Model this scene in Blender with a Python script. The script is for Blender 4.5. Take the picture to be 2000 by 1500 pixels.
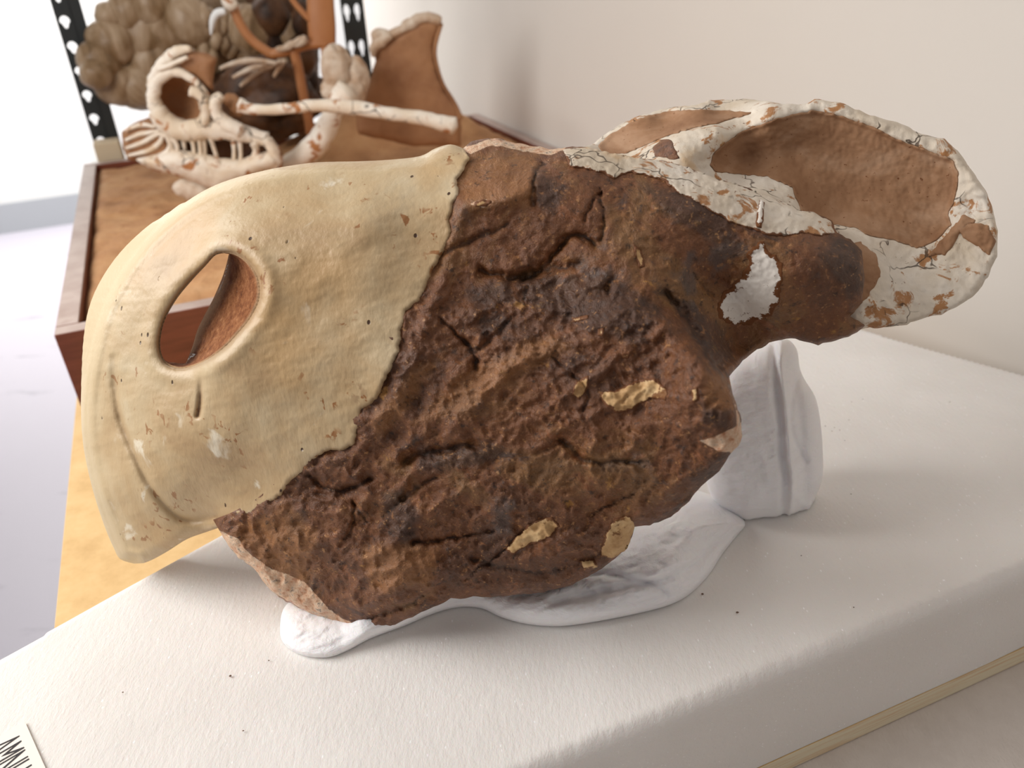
import bpy, bmesh, math, random
import numpy as np
from mathutils import Vector, Matrix
random.seed(7)
S = bpy.context.scene
for o in list(bpy.data.objects): bpy.data.objects.remove(o)
COL = S.collection

# ---------------------------------------------------------------- camera
FP = 1500.0; CH = 0.36
d = np.array([124, -2600, -FP]); d /= np.linalg.norm(d)
Zc = -d; fw = np.array([0, 0, -1.0]); Yc = fw - (fw @ Zc) * Zc; Yc /= np.linalg.norm(Yc); Xc = np.cross(Yc, Zc)
RM = np.array([Xc, Yc, Zc]); CP = np.array([0, 0, CH])
cam = bpy.data.cameras.new('camera'); camo = bpy.data.objects.new('camera', cam); COL.objects.link(camo)
camo.matrix_world = Matrix.Translation((0, 0, CH)) @ Matrix([list(r) for r in RM]).to_4x4()
cam.sensor_width = 36; cam.lens = 27; cam.clip_start = 0.01
cam.dof.use_dof = True; cam.dof.focus_distance = 0.44; cam.dof.aperture_fstop = 8.0
S.camera = camo

# ---------------------------------------------------------------- world, lights, exposure
w = bpy.data.worlds.new('world'); S.world = w; w.use_nodes = True
w.node_tree.nodes['Background'].inputs[0].default_value = (1.0, 0.955, 0.94, 1)
w.node_tree.nodes['Background'].inputs[1].default_value = 0.28
def area(name, loc, target, sx, sy, power, col):
    l = bpy.data.lights.new(name, 'AREA'); l.shape = 'RECTANGLE'; l.size = sx; l.size_y = sy
    l.energy = power; l.color = col
    o = bpy.data.objects.new(name, l); COL.objects.link(o); o.location = loc
    o.rotation_euler = (Vector(target) - Vector(loc)).to_track_quat('-Z', 'Y').to_euler()
    return o
area('window_light', (-0.98, 0.40, 0.66), (0.0, 0.52, 0.05), 0.75, 0.7, 12.5, (1.0, 0.98, 0.955))
area('back_wall_fill', (-2.0, 2.9, 1.6), (-1.5, 4.6, 0.3), 1.8, 1.2, 95, (1.0, 0.98, 0.96))  # added lamp turned to the back wall only, to brighten it
area('overhead_fill', (0.1, 0.2, 2.2), (0.1, 0.5, 0), 1.2, 0.6, 4, (1.0, 0.93, 0.86))  # weak fill added from above, no real fixture
S.view_settings.view_transform = 'Standard'; S.view_settings.look = 'None'
S.view_settings.gamma = 1; S.view_settings.exposure = 0.22; S.view_settings.use_curve_mapping = False

# ---------------------------------------------------------------- numeric helpers
def rays(x, y):
    x = np.asarray(x, float); y = np.asarray(y, float)
    v = np.stack([(x - 1000) / FP, (750 - y) / FP, -np.ones_like(x)], -1)
    return v @ RM.T
def onz(x, y, z):
    r = rays(x, y); return CP + r * ((z - CH) / r[..., 2])[..., None]
def ony(x, y, Y):
    r = rays(x, y); return CP + r * (Y / r[..., 1])[..., None]
def V(x, y, Y): return ony(np.array([x]), np.array([y]), Y)[0]
def P0(x, y, z=0): return onz(np.array([x]), np.array([y]), z)[0]

_rng = np.random.RandomState(3); _perm = _rng.permutation(1024); _g = _rng.uniform(-1, 1, (1024, 3))
_g /= np.linalg.norm(_g, axis=1)[:, None]
def noise3(p):
    p = np.asarray(p, float); i = np.floor(p).astype(int); f = p - i; u = f * f * f * (f * (f * 6 - 15) + 10)
    res = 0
    for a in (0, 1):
        for b in (0, 1):
            for c in (0, 1):
                h = _perm[(_perm[(_perm[(i[..., 0] + a) & 1023] + i[..., 1] + b) & 1023] + i[..., 2] + c) & 1023]
                g = _g[h]; dd = f - np.array([a, b, c]); v = (g * dd).sum(-1)
                wt = (u[..., 0] if a else 1 - u[..., 0]) * (u[..., 1] if b else 1 - u[..., 1]) * (u[..., 2] if c else 1 - u[..., 2])
                res = res + v * wt
    return res
def fbm(x, y, scale, octv=3, seed=0.0, ridged=False):
    p = np.stack([np.asarray(x, float) / scale, np.asarray(y, float) / scale, np.full_like(np.asarray(x, float), seed + .37)], -1)
    r = 0; a = 1.0; t = 0
    for k in range(octv):
        n = noise3(p * 2 ** k + 11.3 * k)
        if ridged: n = 0.5 - 2 * np.abs(n)
        r = r + a * n; t += a; a *= .5
    return r / t
def segdist(x, y, pts, closed=True):
    x = np.asarray(x, float); y = np.asarray(y, float)
    pts = np.asarray(pts, float); n = len(pts); best = np.full(x.shape, 1e18); nx = x.copy(); ny = y.copy()
    for i in range(n if closed else n - 1):
        a = pts[i]; b = pts[(i + 1) % n]; dx, dy = b - a; L = dx * dx + dy * dy + 1e-12
        t = np.clip(((x - a[0]) * dx + (y - a[1]) * dy) / L, 0, 1)
        qx = a[0] + t * dx; qy = a[1] + t * dy; dd = (x - qx) ** 2 + (y - qy) ** 2
        m = dd < best; best = np.where(m, dd, best); nx = np.where(m, qx, nx); ny = np.where(m, qy, ny)
    return np.sqrt(best), nx, ny
def inside(x, y, pts):
    r = np.zeros(x.shape, bool); n = len(pts)
    for i in range(n):
        x1, y1 = pts[i]; x2, y2 = pts[(i + 1) % n]
        if y1 == y2: continue
        c = ((y1 > y) != (y2 > y)) & (x < (x2 - x1) * (y - y1) / (y2 - y1) + x1)
        r ^= c
    return r
def sdf(x, y, pts):
    dd, _, _ = segdist(x, y, pts); return np.where(inside(x, y, pts), dd, -dd)
def smooth(t): t = np.clip(t, 0, 1); return t * t * (3 - 2 * t)
def catmull(pts, n=6, closed=False):
    pts = np.asarray(pts, float); N = len(pts); out = []
    rng = range(N if closed else N - 1)
    for i in rng:
        if closed: a, b, c, e = pts[(i - 1) % N], pts[i], pts[(i + 1) % N], pts[(i + 2) % N]
        else: a, b, c, e = pts[max(i - 1, 0)], pts[i], pts[i + 1], pts[min(i + 2, N - 1)]
        for k in range(n):
            t = k / n
            out.append(.5 * ((2 * b) + (-a + c) * t + (2 * a - 5 * b + 4 * c - e) * t * t + (-a + 3 * b - 3 * c + e) * t ** 3))
    if not closed: out.append(pts[-1])
    return np.array(out)
def ragged(pts, amp, seg=7, seed=1, closed=True):
    pts = np.asarray(pts, float); r = np.random.RandomState(seed); out = []
    n = len(pts)
    for i in range(n if closed else n - 1):
        a = pts[i]; b = pts[(i + 1) % n]; k = max(1, int(np.linalg.norm(b - a) / seg))
        for j in range(k): out.append(a + (b - a) * j / k)
    if not closed: out.append(pts[-1])
    out = np.array(out)
    nx = fbm(out[:, 0], out[:, 1], 22, 3, seed * 3.1); ny = fbm(out[:, 0], out[:, 1], 22, 3, seed * 5.7 + 9)
    nx = nx + .8 * fbm(out[:, 0], out[:, 1], 7, 2, seed * 2.3); ny = ny + .8 * fbm(out[:, 0], out[:, 1], 7, 2, seed * 7.7 + 3)
    out[:, 0] += nx * amp * 2.2 + r.uniform(-.35, .35, len(out)) * amp * .5
    out[:, 1] += ny * amp * 2.2 + r.uniform(-.35, .35, len(out)) * amp * .5
    return out
class TPS:
    def __init__(s, pts, lam=.002):
        p = np.array(pts, float); s.c = p[:, :2] / 100; v = p[:, 2]; n = len(v)
        K = s.phi(np.linalg.norm(s.c[:, None] - s.c[None], axis=2)) + np.eye(n) * lam
        P = np.hstack([np.ones((n, 1)), s.c]); A = np.zeros((n + 3, n + 3)); A[:n, :n] = K; A[:n, n:] = P; A[n:, :n] = P.T
        s.w = np.linalg.solve(A, np.concatenate([v, np.zeros(3)]))
    def phi(s, r): return np.where(r > 1e-9, r * r * np.log(r + 1e-12), 0)
    def __call__(s, x, y):
        X = np.asarray(x, float) / 100; Y = np.asarray(y, float) / 100; res = s.w[-3] + s.w[-2] * X + s.w[-1] * Y
        for i in range(len(s.c)): res = res + s.w[i] * s.phi(np.hypot(X - s.c[i, 0], Y - s.c[i, 1]))
        return res

# ---------------------------------------------------------------- object helpers
def tag(o, label=None, cat=None, group=None, kind=None):
    for k, v in (('label', label), ('category', cat), ('group', group), ('kind', kind)):
        if v: o[k] = v
    return o
def mesh(name, verts, faces, mat=None, parent=None, sm=True, attrs=None):
    me = bpy.data.meshes.new(name)
    if isinstance(verts, np.ndarray) and isinstance(faces, np.ndarray) and faces.shape[1] == 4:
        nv = len(verts); nf = len(faces)
        me.vertices.add(nv); me.vertices.foreach_set('co', verts.astype(np.float32).ravel())
        me.loops.add(nf * 4); me.loops.foreach_set('vertex_index', faces.astype(np.int32).ravel())
        me.polygons.add(nf); me.polygons.foreach_set('loop_start', np.arange(0, nf * 4, 4, dtype=np.int32))
        me.update(calc_edges=True); me.validate()
    else:
        me.from_pydata([tuple(map(float, v)) for v in verts], [], [tuple(map(int, f)) for f in faces]); me.update()
    if attrs:
        for k, v in attrs.items():
            a = me.attributes.new(k, 'FLOAT', 'POINT'); a.data.foreach_set('value', np.asarray(v, np.float32))
    me.polygons.foreach_set('use_smooth', np.full(len(me.polygons), sm))
    if mat: me.materials.append(mat)
    o = bpy.data.objects.new(name, me); COL.objects.link(o)
    if parent is not None: o.parent = parent
    return o
def empty(name, label, cat, loc=(0, 0, 0), group=None):
    o = bpy.data.objects.new(name, None); COL.objects.link(o); o.empty_display_size = .02
    o.location = loc; tag(o, label, cat, group); return o
def attach(ch, par):                      # geometry is built in world coordinates
    ch.parent = par; ch.matrix_parent_inverse = Matrix.Translation(par.location).inverted(); return ch

def shell(name, outer, step, wfun, tfun, plane, mat, holes=(), warp=None, attrs=None, zmin=None, parent=None, jit=True):
    """closed solid: front relief over an outline, a back surface and walls between."""
    outer = np.asarray(outer, float); N, C0 = plane
    x0, y0 = outer.min(0) - step * 2; x1, y1 = outer.max(0) + step * 2
    xs = np.arange(x0, x1, step); ys = np.arange(y0, y1, step); gx, gy = np.meshgrid(xs, ys)
    sd = sdf(gx, gy, outer)
    for h in holes: sd = np.minimum(sd, -sdf(gx, gy, h))
    ok = sd > -0.45 * step
    cell = ok[:-1, :-1] & ok[1:, :-1] & ok[1:, 1:] & ok[:-1, 1:]
    H, W = gx.shape; idx = np.arange(H * W).reshape(H, W)
    q = np.stack([idx[:-1, :-1][cell], idx[1:, :-1][cell], idx[1:, 1:][cell], idx[:-1, 1:][cell]], 1)
    used = np.unique(q); remap = -np.ones(H * W, int); remap[used] = np.arange(len(used)); q = remap[q]
    x = gx.ravel()[used].copy(); y = gy.ravel()[used].copy()
    e = np.concatenate([q[:, [0, 1]], q[:, [1, 2]], q[:, [2, 3]], q[:, [3, 0]]])
    key = np.sort(e, 1); k = key[:, 0].astype(np.int64) * len(used) + key[:, 1]
    u, inv, cnt = np.unique(k, return_inverse=True, return_counts=True); be = e[cnt[inv] == 1]
    bv = np.unique(be)
    best = None
    for poly in [outer] + list(holes):
        dd, nx, ny = segdist(x[bv], y[bv], poly)
        if best is None: best = [dd, nx, ny]
        else:
            m = dd < best[0]; best = [np.where(m, dd, best[0]), np.where(m, nx, best[1]), np.where(m, ny, best[2])]
    x[bv] = best[1]; y[bv] = best[2]
    def pos(px, py, wv):
        r = rays(px, py); t = (wv - (CP - C0) @ N) / (r @ N); return CP + r * t[:, None]
    wf = wfun(x, y); F = pos(x, y, wf)
    bx, by = (x, y) if warp is None else warp(x, y)
    B = pos(bx, by, wf - tfun(x, y))
    verts = np.concatenate([F, B]); n = len(x)
    if zmin is not None: verts[:, 2] = np.maximum(verts[:, 2], zmin)
    side = np.stack([be[:, 1], be[:, 0], be[:, 0] + n, be[:, 1] + n], 1)
    faces = np.concatenate([q, q[:, ::-1] + n, side])
    at = None
    if attrs: at = {k: np.concatenate([f(x, y)] * 2) for k, f in attrs.items()}
    return mesh(name, verts, faces, mat, parent, True, at)

def tube(name, pts, rad, mat, parent=None, seg=14, sub=6, rough=0.0, nscale=.02, flat=1.0, seed=0):
    pts = catmull(np.hstack([np.asarray(pts, float), np.asarray(rad, float)[:, None]]), sub)
    c = pts[:, :3]; r = pts[:, 3]; n = len(c); T = np.gradient(c, axis=0); T /= np.linalg.norm(T, axis=1)[:, None]
    ref = np.array([0, 1.0, 0]); vs = []
    for i in range(n):
        A = np.cross(T[i], ref); A /= np.linalg.norm(A) + 1e-9; Bv = np.cross(T[i], A)
        for k in range(seg):
            a = 2 * math.pi * k / seg; vs.append(c[i] + r[i] * (math.cos(a) * A + flat * math.sin(a) * Bv))
    vs = np.array(vs)
    if rough:
        nn = noise3(vs / nscale + seed) + .5 * noise3(vs / nscale * 2.3 + seed + 5)
        cc = np.repeat(c, seg, 0); vs = cc + (vs - cc) * (1 + rough * nn[:, None])
    fs = [(i * seg + k, i * seg + (k + 1) % seg, (i + 1) * seg + (k + 1) % seg, (i + 1) * seg + k) for i in range(n - 1) for k in range(seg)]
    fs = [f[::-1] for f in fs]
    V2 = [tuple(v) for v in vs]; V2.append(tuple(c[0] - T[0] * r[0] * .35)); V2.append(tuple(c[-1] + T[-1] * r[-1] * .35))
    for k in range(seg):
        fs.append((n * seg, k, (k + 1) % seg)); fs.append((n * seg + 1, (n - 1) * seg + (k + 1) % seg, (n - 1) * seg + k))
    o = mesh(name, V2, fs, mat, None, True)
    bm = bmesh.new(); bm.from_mesh(o.data); bmesh.ops.recalc_face_normals(bm, faces=bm.faces); bm.to_mesh(o.data); bm.free()
    if parent is not None: attach(o, parent)
    return o
def lump(name, c, r, mat, parent=None, amp=.15, ns=1.6, sub=4, seed=0.0, rot=None, freq2=0.0):
    bm = bmesh.new(); bmesh.ops.create_icosphere(bm, subdivisions=sub, radius=1)
    v = np.array([list(p.co) for p in bm.verts]); n = noise3(v * ns + seed) + .4 * noise3(v * ns * 2.6 + seed + 3)
    if freq2: n = n + freq2 * noise3(v * ns * 6 + seed)
    v = v * (1 + amp * n[:, None]) * np.array(r)
    if rot is not None: v = v @ np.array(Matrix.Rotation(rot, 3, 'Y')).T
    v = v + np.array(c)
    for p, q in zip(bm.verts, v): p.co = q
    me = bpy.data.meshes.new(name); bm.to_mesh(me); bm.free(); me.polygons.foreach_set('use_smooth', [True] * len(me.polygons))
    me.materials.append(mat); o = bpy.data.objects.new(name, me); COL.objects.link(o)
    if parent is not None: attach(o, parent)
    return o
def prism(name, poly, z0, z1, mat, parent=None, bev=0.0, sm=False, top_only=False):
    bm = bmesh.new(); vs = [bm.verts.new((p[0], p[1], z0)) for p in poly]; f = bm.faces.new(vs)
    r = bmesh.ops.extrude_face_region(bm, geom=[f]); bmesh.ops.translate(bm, vec=(0, 0, z1 - z0), verts=[v for v in r['geom'] if isinstance(v, bmesh.types.BMVert)])
    bmesh.ops.recalc_face_normals(bm, faces=bm.faces)
    if bev: bmesh.ops.bevel(bm, geom=list(bm.edges), offset=bev, segments=3, profile=.5, affect='EDGES')
    me = bpy.data.meshes.new(name); bm.to_mesh(me); bm.free(); me.materials.append(mat)
    o = bpy.data.objects.new(name, me); COL.objects.link(o)
    if parent is not None: attach(o, parent)
    return o

# ---------------------------------------------------------------- material helpers
def lin(r, g, b):
    f = lambda c: (c / 255 / 12.92) if c / 255 <= .04045 else ((c / 255 + .055) / 1.055) ** 2.4
    return (f(r), f(g), f(b), 1)
class Mat:
    def __init__(s, name, rough=.6, spec=.4):
        s.m = bpy.data.materials.new(name); s.m.use_nodes = True; s.t = s.m.node_tree; s.b = s.t.nodes['Principled BSDF']
        s.b.inputs['Roughness'].default_value = rough; s.b.inputs['Specular IOR Level'].default_value = spec
        s.tc = s.t.nodes.new('ShaderNodeTexCoord').outputs['Object']; s.h = None
    def N(s, t, **k):
        n = s.t.nodes.new(t)
        for a, v in k.items(): setattr(n, a, v)
        return n
    def L(s, a, b): s.t.links.new(a, b)
    def mp(s, sc=(1, 1, 1), rot=(0, 0, 0)):
        n = s.N('ShaderNodeMapping'); n.inputs['Scale'].default_value = sc; n.inputs['Rotation'].default_value = rot; s.L(s.tc, n.inputs[0]); return n.outputs[0]
    def noise(s, scale, det=4, rgh=.6, vec=None, dist=0):
        n = s.N('ShaderNodeTexNoise'); n.inputs['Scale'].default_value = scale; n.inputs['Detail'].default_value = det
        n.inputs['Roughness'].default_value = rgh; n.inputs['Distortion'].default_value = dist; s.L(vec or s.tc, n.inputs['Vector']); return n.outputs['Fac']
    def vor(s, scale, feat='F1', vec=None, rnd=1):
        n = s.N('ShaderNodeTexVoronoi'); n.feature = feat; n.inputs['Scale'].default_value = scale; s.L(vec or s.tc, n.inputs['Vector'])
        n.inputs['Randomness'].default_value = rnd; return n.outputs['Distance']
    def ramp(s, f, stops, interp='LINEAR'):
        n = s.N('ShaderNodeValToRGB'); n.color_ramp.interpolation = interp; e = n.color_ramp.elements
        while len(e) < len(stops): e.new(.5)
        for a, (p, c) in zip(e, stops): a.position = p; a.color = c if len(c) == 4 else (*c, 1)
        s.L(f, n.inputs[0]); return n.outputs[0]
    def th(s, f, a, b):
        n = s.N('ShaderNodeMapRange'); n.interpolation_type = 'SMOOTHSTEP'; n.inputs['From Min'].default_value = a; n.inputs['From Max'].default_value = b
        s.L(f, n.inputs[0]); return n.outputs[0]
    def math(s, op, a, b=0.0):
        n = s.N('ShaderNodeMath', operation=op)
        for i, v in enumerate((a, b)):
            if isinstance(v, (int, float)): n.inputs[i].default_value = v
            else: s.L(v, n.inputs[i])
        return n.outputs[0]
    def mix(s, f, a, b, mode='MIX'):
        n = s.N('ShaderNodeMix', data_type='RGBA', blend_type=mode)
        for i, v in ((0, f), (6, a), (7, b)):
            if isinstance(v, (int, float)): n.inputs[i].default_value = v
            elif isinstance(v, tuple): n.inputs[i].default_value = v
            else: s.L(v, n.inputs[i])
        return n.outputs[2]
    def attr(s, name): n = s.N('ShaderNodeAttribute', attribute_name=name); return n.outputs['Fac']
    def color(s, c):
        if isinstance(c, tuple): s.b.inputs['Base Color'].default_value = c
        else: s.L(c, s.b.inputs['Base Color'])
    def bump(s, h, dist, strength=1.0):
        n = s.N('ShaderNodeBump'); n.inputs['Distance'].default_value = dist; n.inputs['Strength'].default_value = strength
        s.L(h, n.inputs['Height'])
        if s.h is not None: s.L(s.h, n.inputs['Normal'])
        s.h = n.outputs[0]; s.L(s.h, s.b.inputs['Normal'])
def K(*c): return lin(*c)

# foam
m = Mat('white_foam', .55, .25); n1 = m.noise(55, 5, .7); mot = m.noise(5, 3)
m.color(m.mix(m.th(mot, .3, .7), K(226, 221, 216), K(236, 232, 228)))
glints = m.math('MULTIPLY', m.th(m.vor(300, 'F1', m.mp((1, .45, 1), (0, 0, .5))), .16, .08), m.th(m.noise(90, 2), .48, .6)); m.color(m.mix(glints, m.mix(m.th(mot, .3, .7), K(226, 221, 216), K(236, 232, 228)), K(252, 250, 250)))  # pale flecks paint the foam's sparkle into its colour
m.bump(n1, .0012, .5); m.bump(m.noise(420, 3, .7, m.mp((1, .35, 1), (0, 0, .6))), .0007, .6)
m.b.inputs['Subsurface Weight'].default_value = .12; m.b.inputs['Subsurface Scale'].default_value = .01
sp = m.vor(330, 'F1', m.mp((1, .4, 1), (0, 0, .5))); m.L(m.th(sp, .06, .22), m.b.inputs['Roughness'])
foam = m.m
m = Mat('shaded_white_foam', .8, .1); m.color(m.mix(m.noise(60, 5), K(196, 186, 178), K(214, 206, 199))); m.bump(m.noise(500, 3, .7, m.mp((1, .4, 1), (0, 0, .6))), .001, .8); under = m.m  # white foam, its shade put into the greyer colour
m = Mat('plywood', .55, .3); m.color(m.ramp(m.noise(30, 6, .7), [(.25, K(196, 158, 105)), (.5, K(214, 178, 124)), (.75, K(222, 190, 138))])); m.bump(m.noise(300, 4), .0004, .5); ply = m.m
m = Mat('plywood_edge', .6, .3); m.color(m.ramp(m.noise(60, 3, .6, m.mp((.3, .3, 14))), [(.3, K(214, 180, 140)), (.55, K(225, 215, 188)), (.8, K(222, 210, 180))])); ply_e = m.m
m = Mat('varnished_wood', .35, .5); g = m.noise(14, 5, .6, m.mp((1, 1, 10)));
m.color(m.ramp(g, [(.2, K(88, 42, 28)), (.6, K(118, 62, 44)), (.9, K(135, 76, 55))])); m.bump(g, .0005, .4); wood = m.m
m = Mat('pale_wood_rim', .5, .4); m.color(m.ramp(m.noise(18, 5), [(.3, K(158, 134, 122)), (.6, K(180, 160, 150)), (.8, K(150, 120, 106))])); rim = m.m  # paler, greyer tone for the upward faces
m = Mat('tan_matrix', .75, .2); n = m.noise(14, 7, .62); n2 = m.noise(45, 5, .6)
c = m.ramp(n, [(.28, K(156, 110, 72)), (.46, K(184, 136, 94)), (.6, K(196, 150, 106)), (.8, K(208, 166, 126))]); c = m.mix(m.th(n2, .62, .74), c, K(150, 92, 55)); m.color(c)
m.bump(n2, .005, .8); m.bump(m.noise(160, 4), .0008, .5); matrix = m.m
m = Mat('white_wall', .7, .2); m.color(K(238, 238, 236)); wallw = m.m
m = Mat('beige_wall', .7, .2); m.color(m.mix(m.noise(2.5, 3), K(214, 208, 200), K(220, 214, 207))); m.bump(m.noise(200, 3), .0003, .3); wallb = m.m
m = Mat('grey_baseboard', .5, .3); m.color(K(178, 182, 186)); skirt = m.m
m = Mat('vinyl_floor', .35, .4); nn = m.noise(2.5, 6, .6, m.mp((1, 5, 1), (0, 0, .5))); m.color(m.mix(m.th(nn, .6, .72), K(205, 201, 211), K(160, 158, 168))); floorm = m.m
m = Mat('black_steel', .45, .5); m.color(K(38, 42, 42)); steel = m.m
m = Mat('orange_paint', .45, .4); m.color(m.mix(m.noise(40, 4), K(164, 104, 60), K(186, 128, 82))); orange = m.m
# tissue
m = Mat('white_tissue', .7, .15); m.color(K(246, 244, 245)); wv = m.noise(60, 5, .65, m.mp((1, 1, 3.5), (0, .5, .4)), 1.2)
m.bump(wv, .0028, .5); m.bump(m.noise(260, 4, .6, m.mp((1, .25, 1), (0, .3, .8))), .0008, .5)
m.b.inputs['Subsurface Weight'].default_value = .15; m.b.inputs['Subsurface Scale'].default_value = .006
tissue = m.m
# cream restored beak
m = Mat('cream_resin', .42, .4)
n = m.noise(16, 5, .6, None, .6); c = m.ramp(n, [(.3, K(170, 138, 100)), (.44, K(186, 158, 119)), (.58, K(195, 172, 136)), (.76, K(206, 190, 160))])
c = m.mix(m.th(m.noise(38, 4, .55, None, .8), .62, .72), c, K(222, 210, 188))
c = m.mix(m.math('MULTIPLY', m.th(m.noise(10, 3), .5, .66), .5), c, K(188, 146, 92))
sc = m.th(m.noise(170, 3, .55, m.mp((1, 1, .8)), .5), .615, .655); sc = m.math('MULTIPLY', sc, m.th(m.noise(26, 3), .50, .60)); c = m.mix(sc, c, K(152, 104, 62))
pit = m.th(m.vor(120, 'F1', m.mp((1, 1, .6))), .13, .08); pit = m.math('MULTIPLY', pit, m.th(m.noise(55, 2), .54, .60)); c = m.mix(pit, c, K(70, 44, 28))
c = m.mix(m.attr('brown_tone'), c, K(120, 82, 48)); c = m.mix(m.attr('rim'), c, K(208, 188, 152)); m.color(c)
m.bump(m.noise(60, 5, .6), .0012, .4); m.bump(m.noise(500, 3, .6, m.mp((1, 1, .25), (0, .6, 0))), .0004, .6); m.bump(pit, -.0012, .8); cream = m.m
# brown fossil face
m = Mat('brown_fossil', .42, .45)
w1 = m.noise(11, 8, .66, None, 1.0); w2 = m.noise(46, 7, .7, None, .8); w3 = m.noise(210, 5, .7)
c = m.ramp(w1, [(.30, K(64, 42, 30)), (.42, K(94, 58, 35)), (.54, K(118, 73, 42)), (.64, K(132, 93, 56)), (.76, K(108, 85, 68))])
c = m.mix(m.th(w2, .56, .70), c, K(88, 66, 56)); c = m.mix(m.th(w2, .44, .32), c, K(142, 90, 56))
c = m.mix(m.math('MULTIPLY', m.th(m.noise(24, 5, .6), .6, .7), .7), c, K(92, 82, 78))
c = m.mix(m.math('MULTIPLY', m.th(m.noise(70, 4, .6), .66, .72), .8), c, K(170, 122, 60))
dk = m.th(m.math('ADD', m.attr('dark'), m.math('MULTIPLY', m.math('SUBTRACT', w2, .5), 1.4)), .35, .8); c = m.mix(m.math('MULTIPLY', dk, .62), c, K(56, 42, 36))
tn = m.th(m.math('ADD', m.attr('tan'), m.math('MULTIPLY', m.math('SUBTRACT', w2, .5), 1.2)), .35, .8); c = m.mix(m.math('MULTIPLY', tn, .6), c, K(152, 104, 62))
bn = m.th(m.math('ADD', m.attr('bone'), m.math('MULTIPLY', m.math('SUBTRACT', w2, .5), 1.6)), .46, .56)
c = m.mix(bn, c, m.ramp(w3, [(.3, K(186, 116, 80)), (.5, K(218, 182, 150)), (.7, K(228, 208, 186))]))
c = m.mix(m.math('MULTIPLY', m.attr('crack'), .9), c, K(30, 18, 12))
c = m.mix(m.math('MULTIPLY', m.th(w3, .56, .68), .75), c, K(44, 28, 20)); c = m.mix(m.math('MULTIPLY', m.th(w3, .42, .34), .55), c, K(170, 118, 72)); c = m.mix(m.math('MULTIPLY', m.th(m.noise(330, 4, .6), .62, .70), .6), c, K(192, 142, 92)); m.color(c)
m.L(m.ramp(w2, [(.3, (.3, .3, .3)), (.6, (.55, .55, .55)), (.8, (.7, .7, .7))]), m.b.inputs['Roughness'])
m.bump(w2, .0045, .7); m.bump(w3, .0013, .9); m.bump(m.noise(700, 3, .7), .0003, .8); brown = m.m
# bone (white, flaky, cracked)
def bone_mat(name, lo, hi, br, amt=.58, sc=1.0):
    m = Mat(name, .6, .3); a = m.noise(60 * sc, 6, .65, None, .6); b = m.noise(20 * sc, 4, .6)
    c = m.ramp(m.noise(30 * sc, 4), [(.35, lo), (.65, hi)])
    c = m.mix(m.th(a, amt, amt + .06), c, br); c = m.mix(m.math('MULTIPLY', m.th(b, .58, .68), .55), c, K(206, 168, 118))
    vv = m.N('ShaderNodeVectorMath', operation='ADD'); nz = m.N('ShaderNodeTexNoise'); nz.inputs['Scale'].default_value = 70 * sc; m.L(m.tc, nz.inputs['Vector'])
    s2 = m.N('ShaderNodeVectorMath', operation='SCALE'); s2.inputs['Scale'].default_value = .02 / sc; m.L(nz.outputs['Color'], s2.inputs[0]); m.L(m.tc, vv.inputs[0]); m.L(s2.outputs[0], vv.inputs[1])
    cr = m.th(m.vor(44 * sc, 'DISTANCE_TO_EDGE', vv.outputs[0]), .026, .006); cr = m.math('MULTIPLY', cr, m.th(m.noise(26 * sc, 3), .50, .58))
    c = m.mix(m.math('MULTIPLY', cr, .85), c, K(76, 60, 46)); fz = m.math('ADD', m.noise(150, 5, .7), m.math('MULTIPLY', m.attr('fray'), .34)); c = m.mix(m.th(fz, .66, .70), c, K(112, 71, 44)); m.color(c)
    m.bump(a, -.0015, .6); m.bump(cr, -.0008, .7); m.bump(m.noise(240 * sc, 5, .7), .0006, .6); return m.m
bone = bone_mat('white_bone', K(204, 188, 166), K(224, 214, 200), K(168, 120, 78), .545)
bone2 = bone_mat('cream_bone', K(212, 192, 160), K(226, 216, 200), K(176, 124, 76), .56, .45)
m = Mat('frill_filler', .7, .2); n = m.noise(26, 6, .6, m.mp((1, 1, 2.2), (0, .5, 0)), .4)
c = m.ramp(n, [(.3, K(134, 96, 68)), (.5, K(154, 116, 86)), (.72, K(176, 142, 114))]); c = m.mix(m.th(m.noise(300, 3), .66, .72), c, K(112, 68, 40)); m.color(c); m.bump(m.noise(120, 5), .0006, .6); filler = m.m
m = Mat('white_plaster', .8, .1); n = m.noise(150, 5, .7); c = m.mix(m.th(m.noise(190, 5, .7), .62, .67), K(226, 218, 208), K(132, 106, 90)); fz = m.math('ADD', m.noise(150, 5, .7), m.math('MULTIPLY', m.attr('fray'), .34)); c = m.mix(m.th(fz, .66, .70), c, K(112, 71, 44)); m.color(c); m.bump(n, .0008, .6); plaster = m.m
m = Mat('ochre_flake', .6, .3); c = m.ramp(m.noise(70, 5, .7), [(.3, K(164, 124, 80)), (.5, K(198, 160, 112)), (.7, K(218, 188, 142))]); c = m.mix(m.th(m.noise(60, 6, .7), .54, .60), c, K(122, 80, 42)); fz = m.math('ADD', m.noise(150, 5, .7), m.math('MULTIPLY', m.attr('fray'), .34)); c = m.mix(m.th(fz, .66, .70), c, K(112, 71, 44)); m.color(c); m.bump(m.noise(150, 5), .001, .6); ochre = m.m
m = Mat('sandy_nostril', .8, .25); c = m.ramp(m.noise(240, 6, .75), [(.3, K(98, 52, 26)), (.45, K(140, 84, 46)), (.6, K(170, 112, 70)), (.75, K(210, 160, 110))]); c = m.mix(m.attr('edge'), c, K(238, 204, 160)); m.color(c); m.bump(m.noise(420, 5, .8), .0016, 1); sandy = m.m
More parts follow.
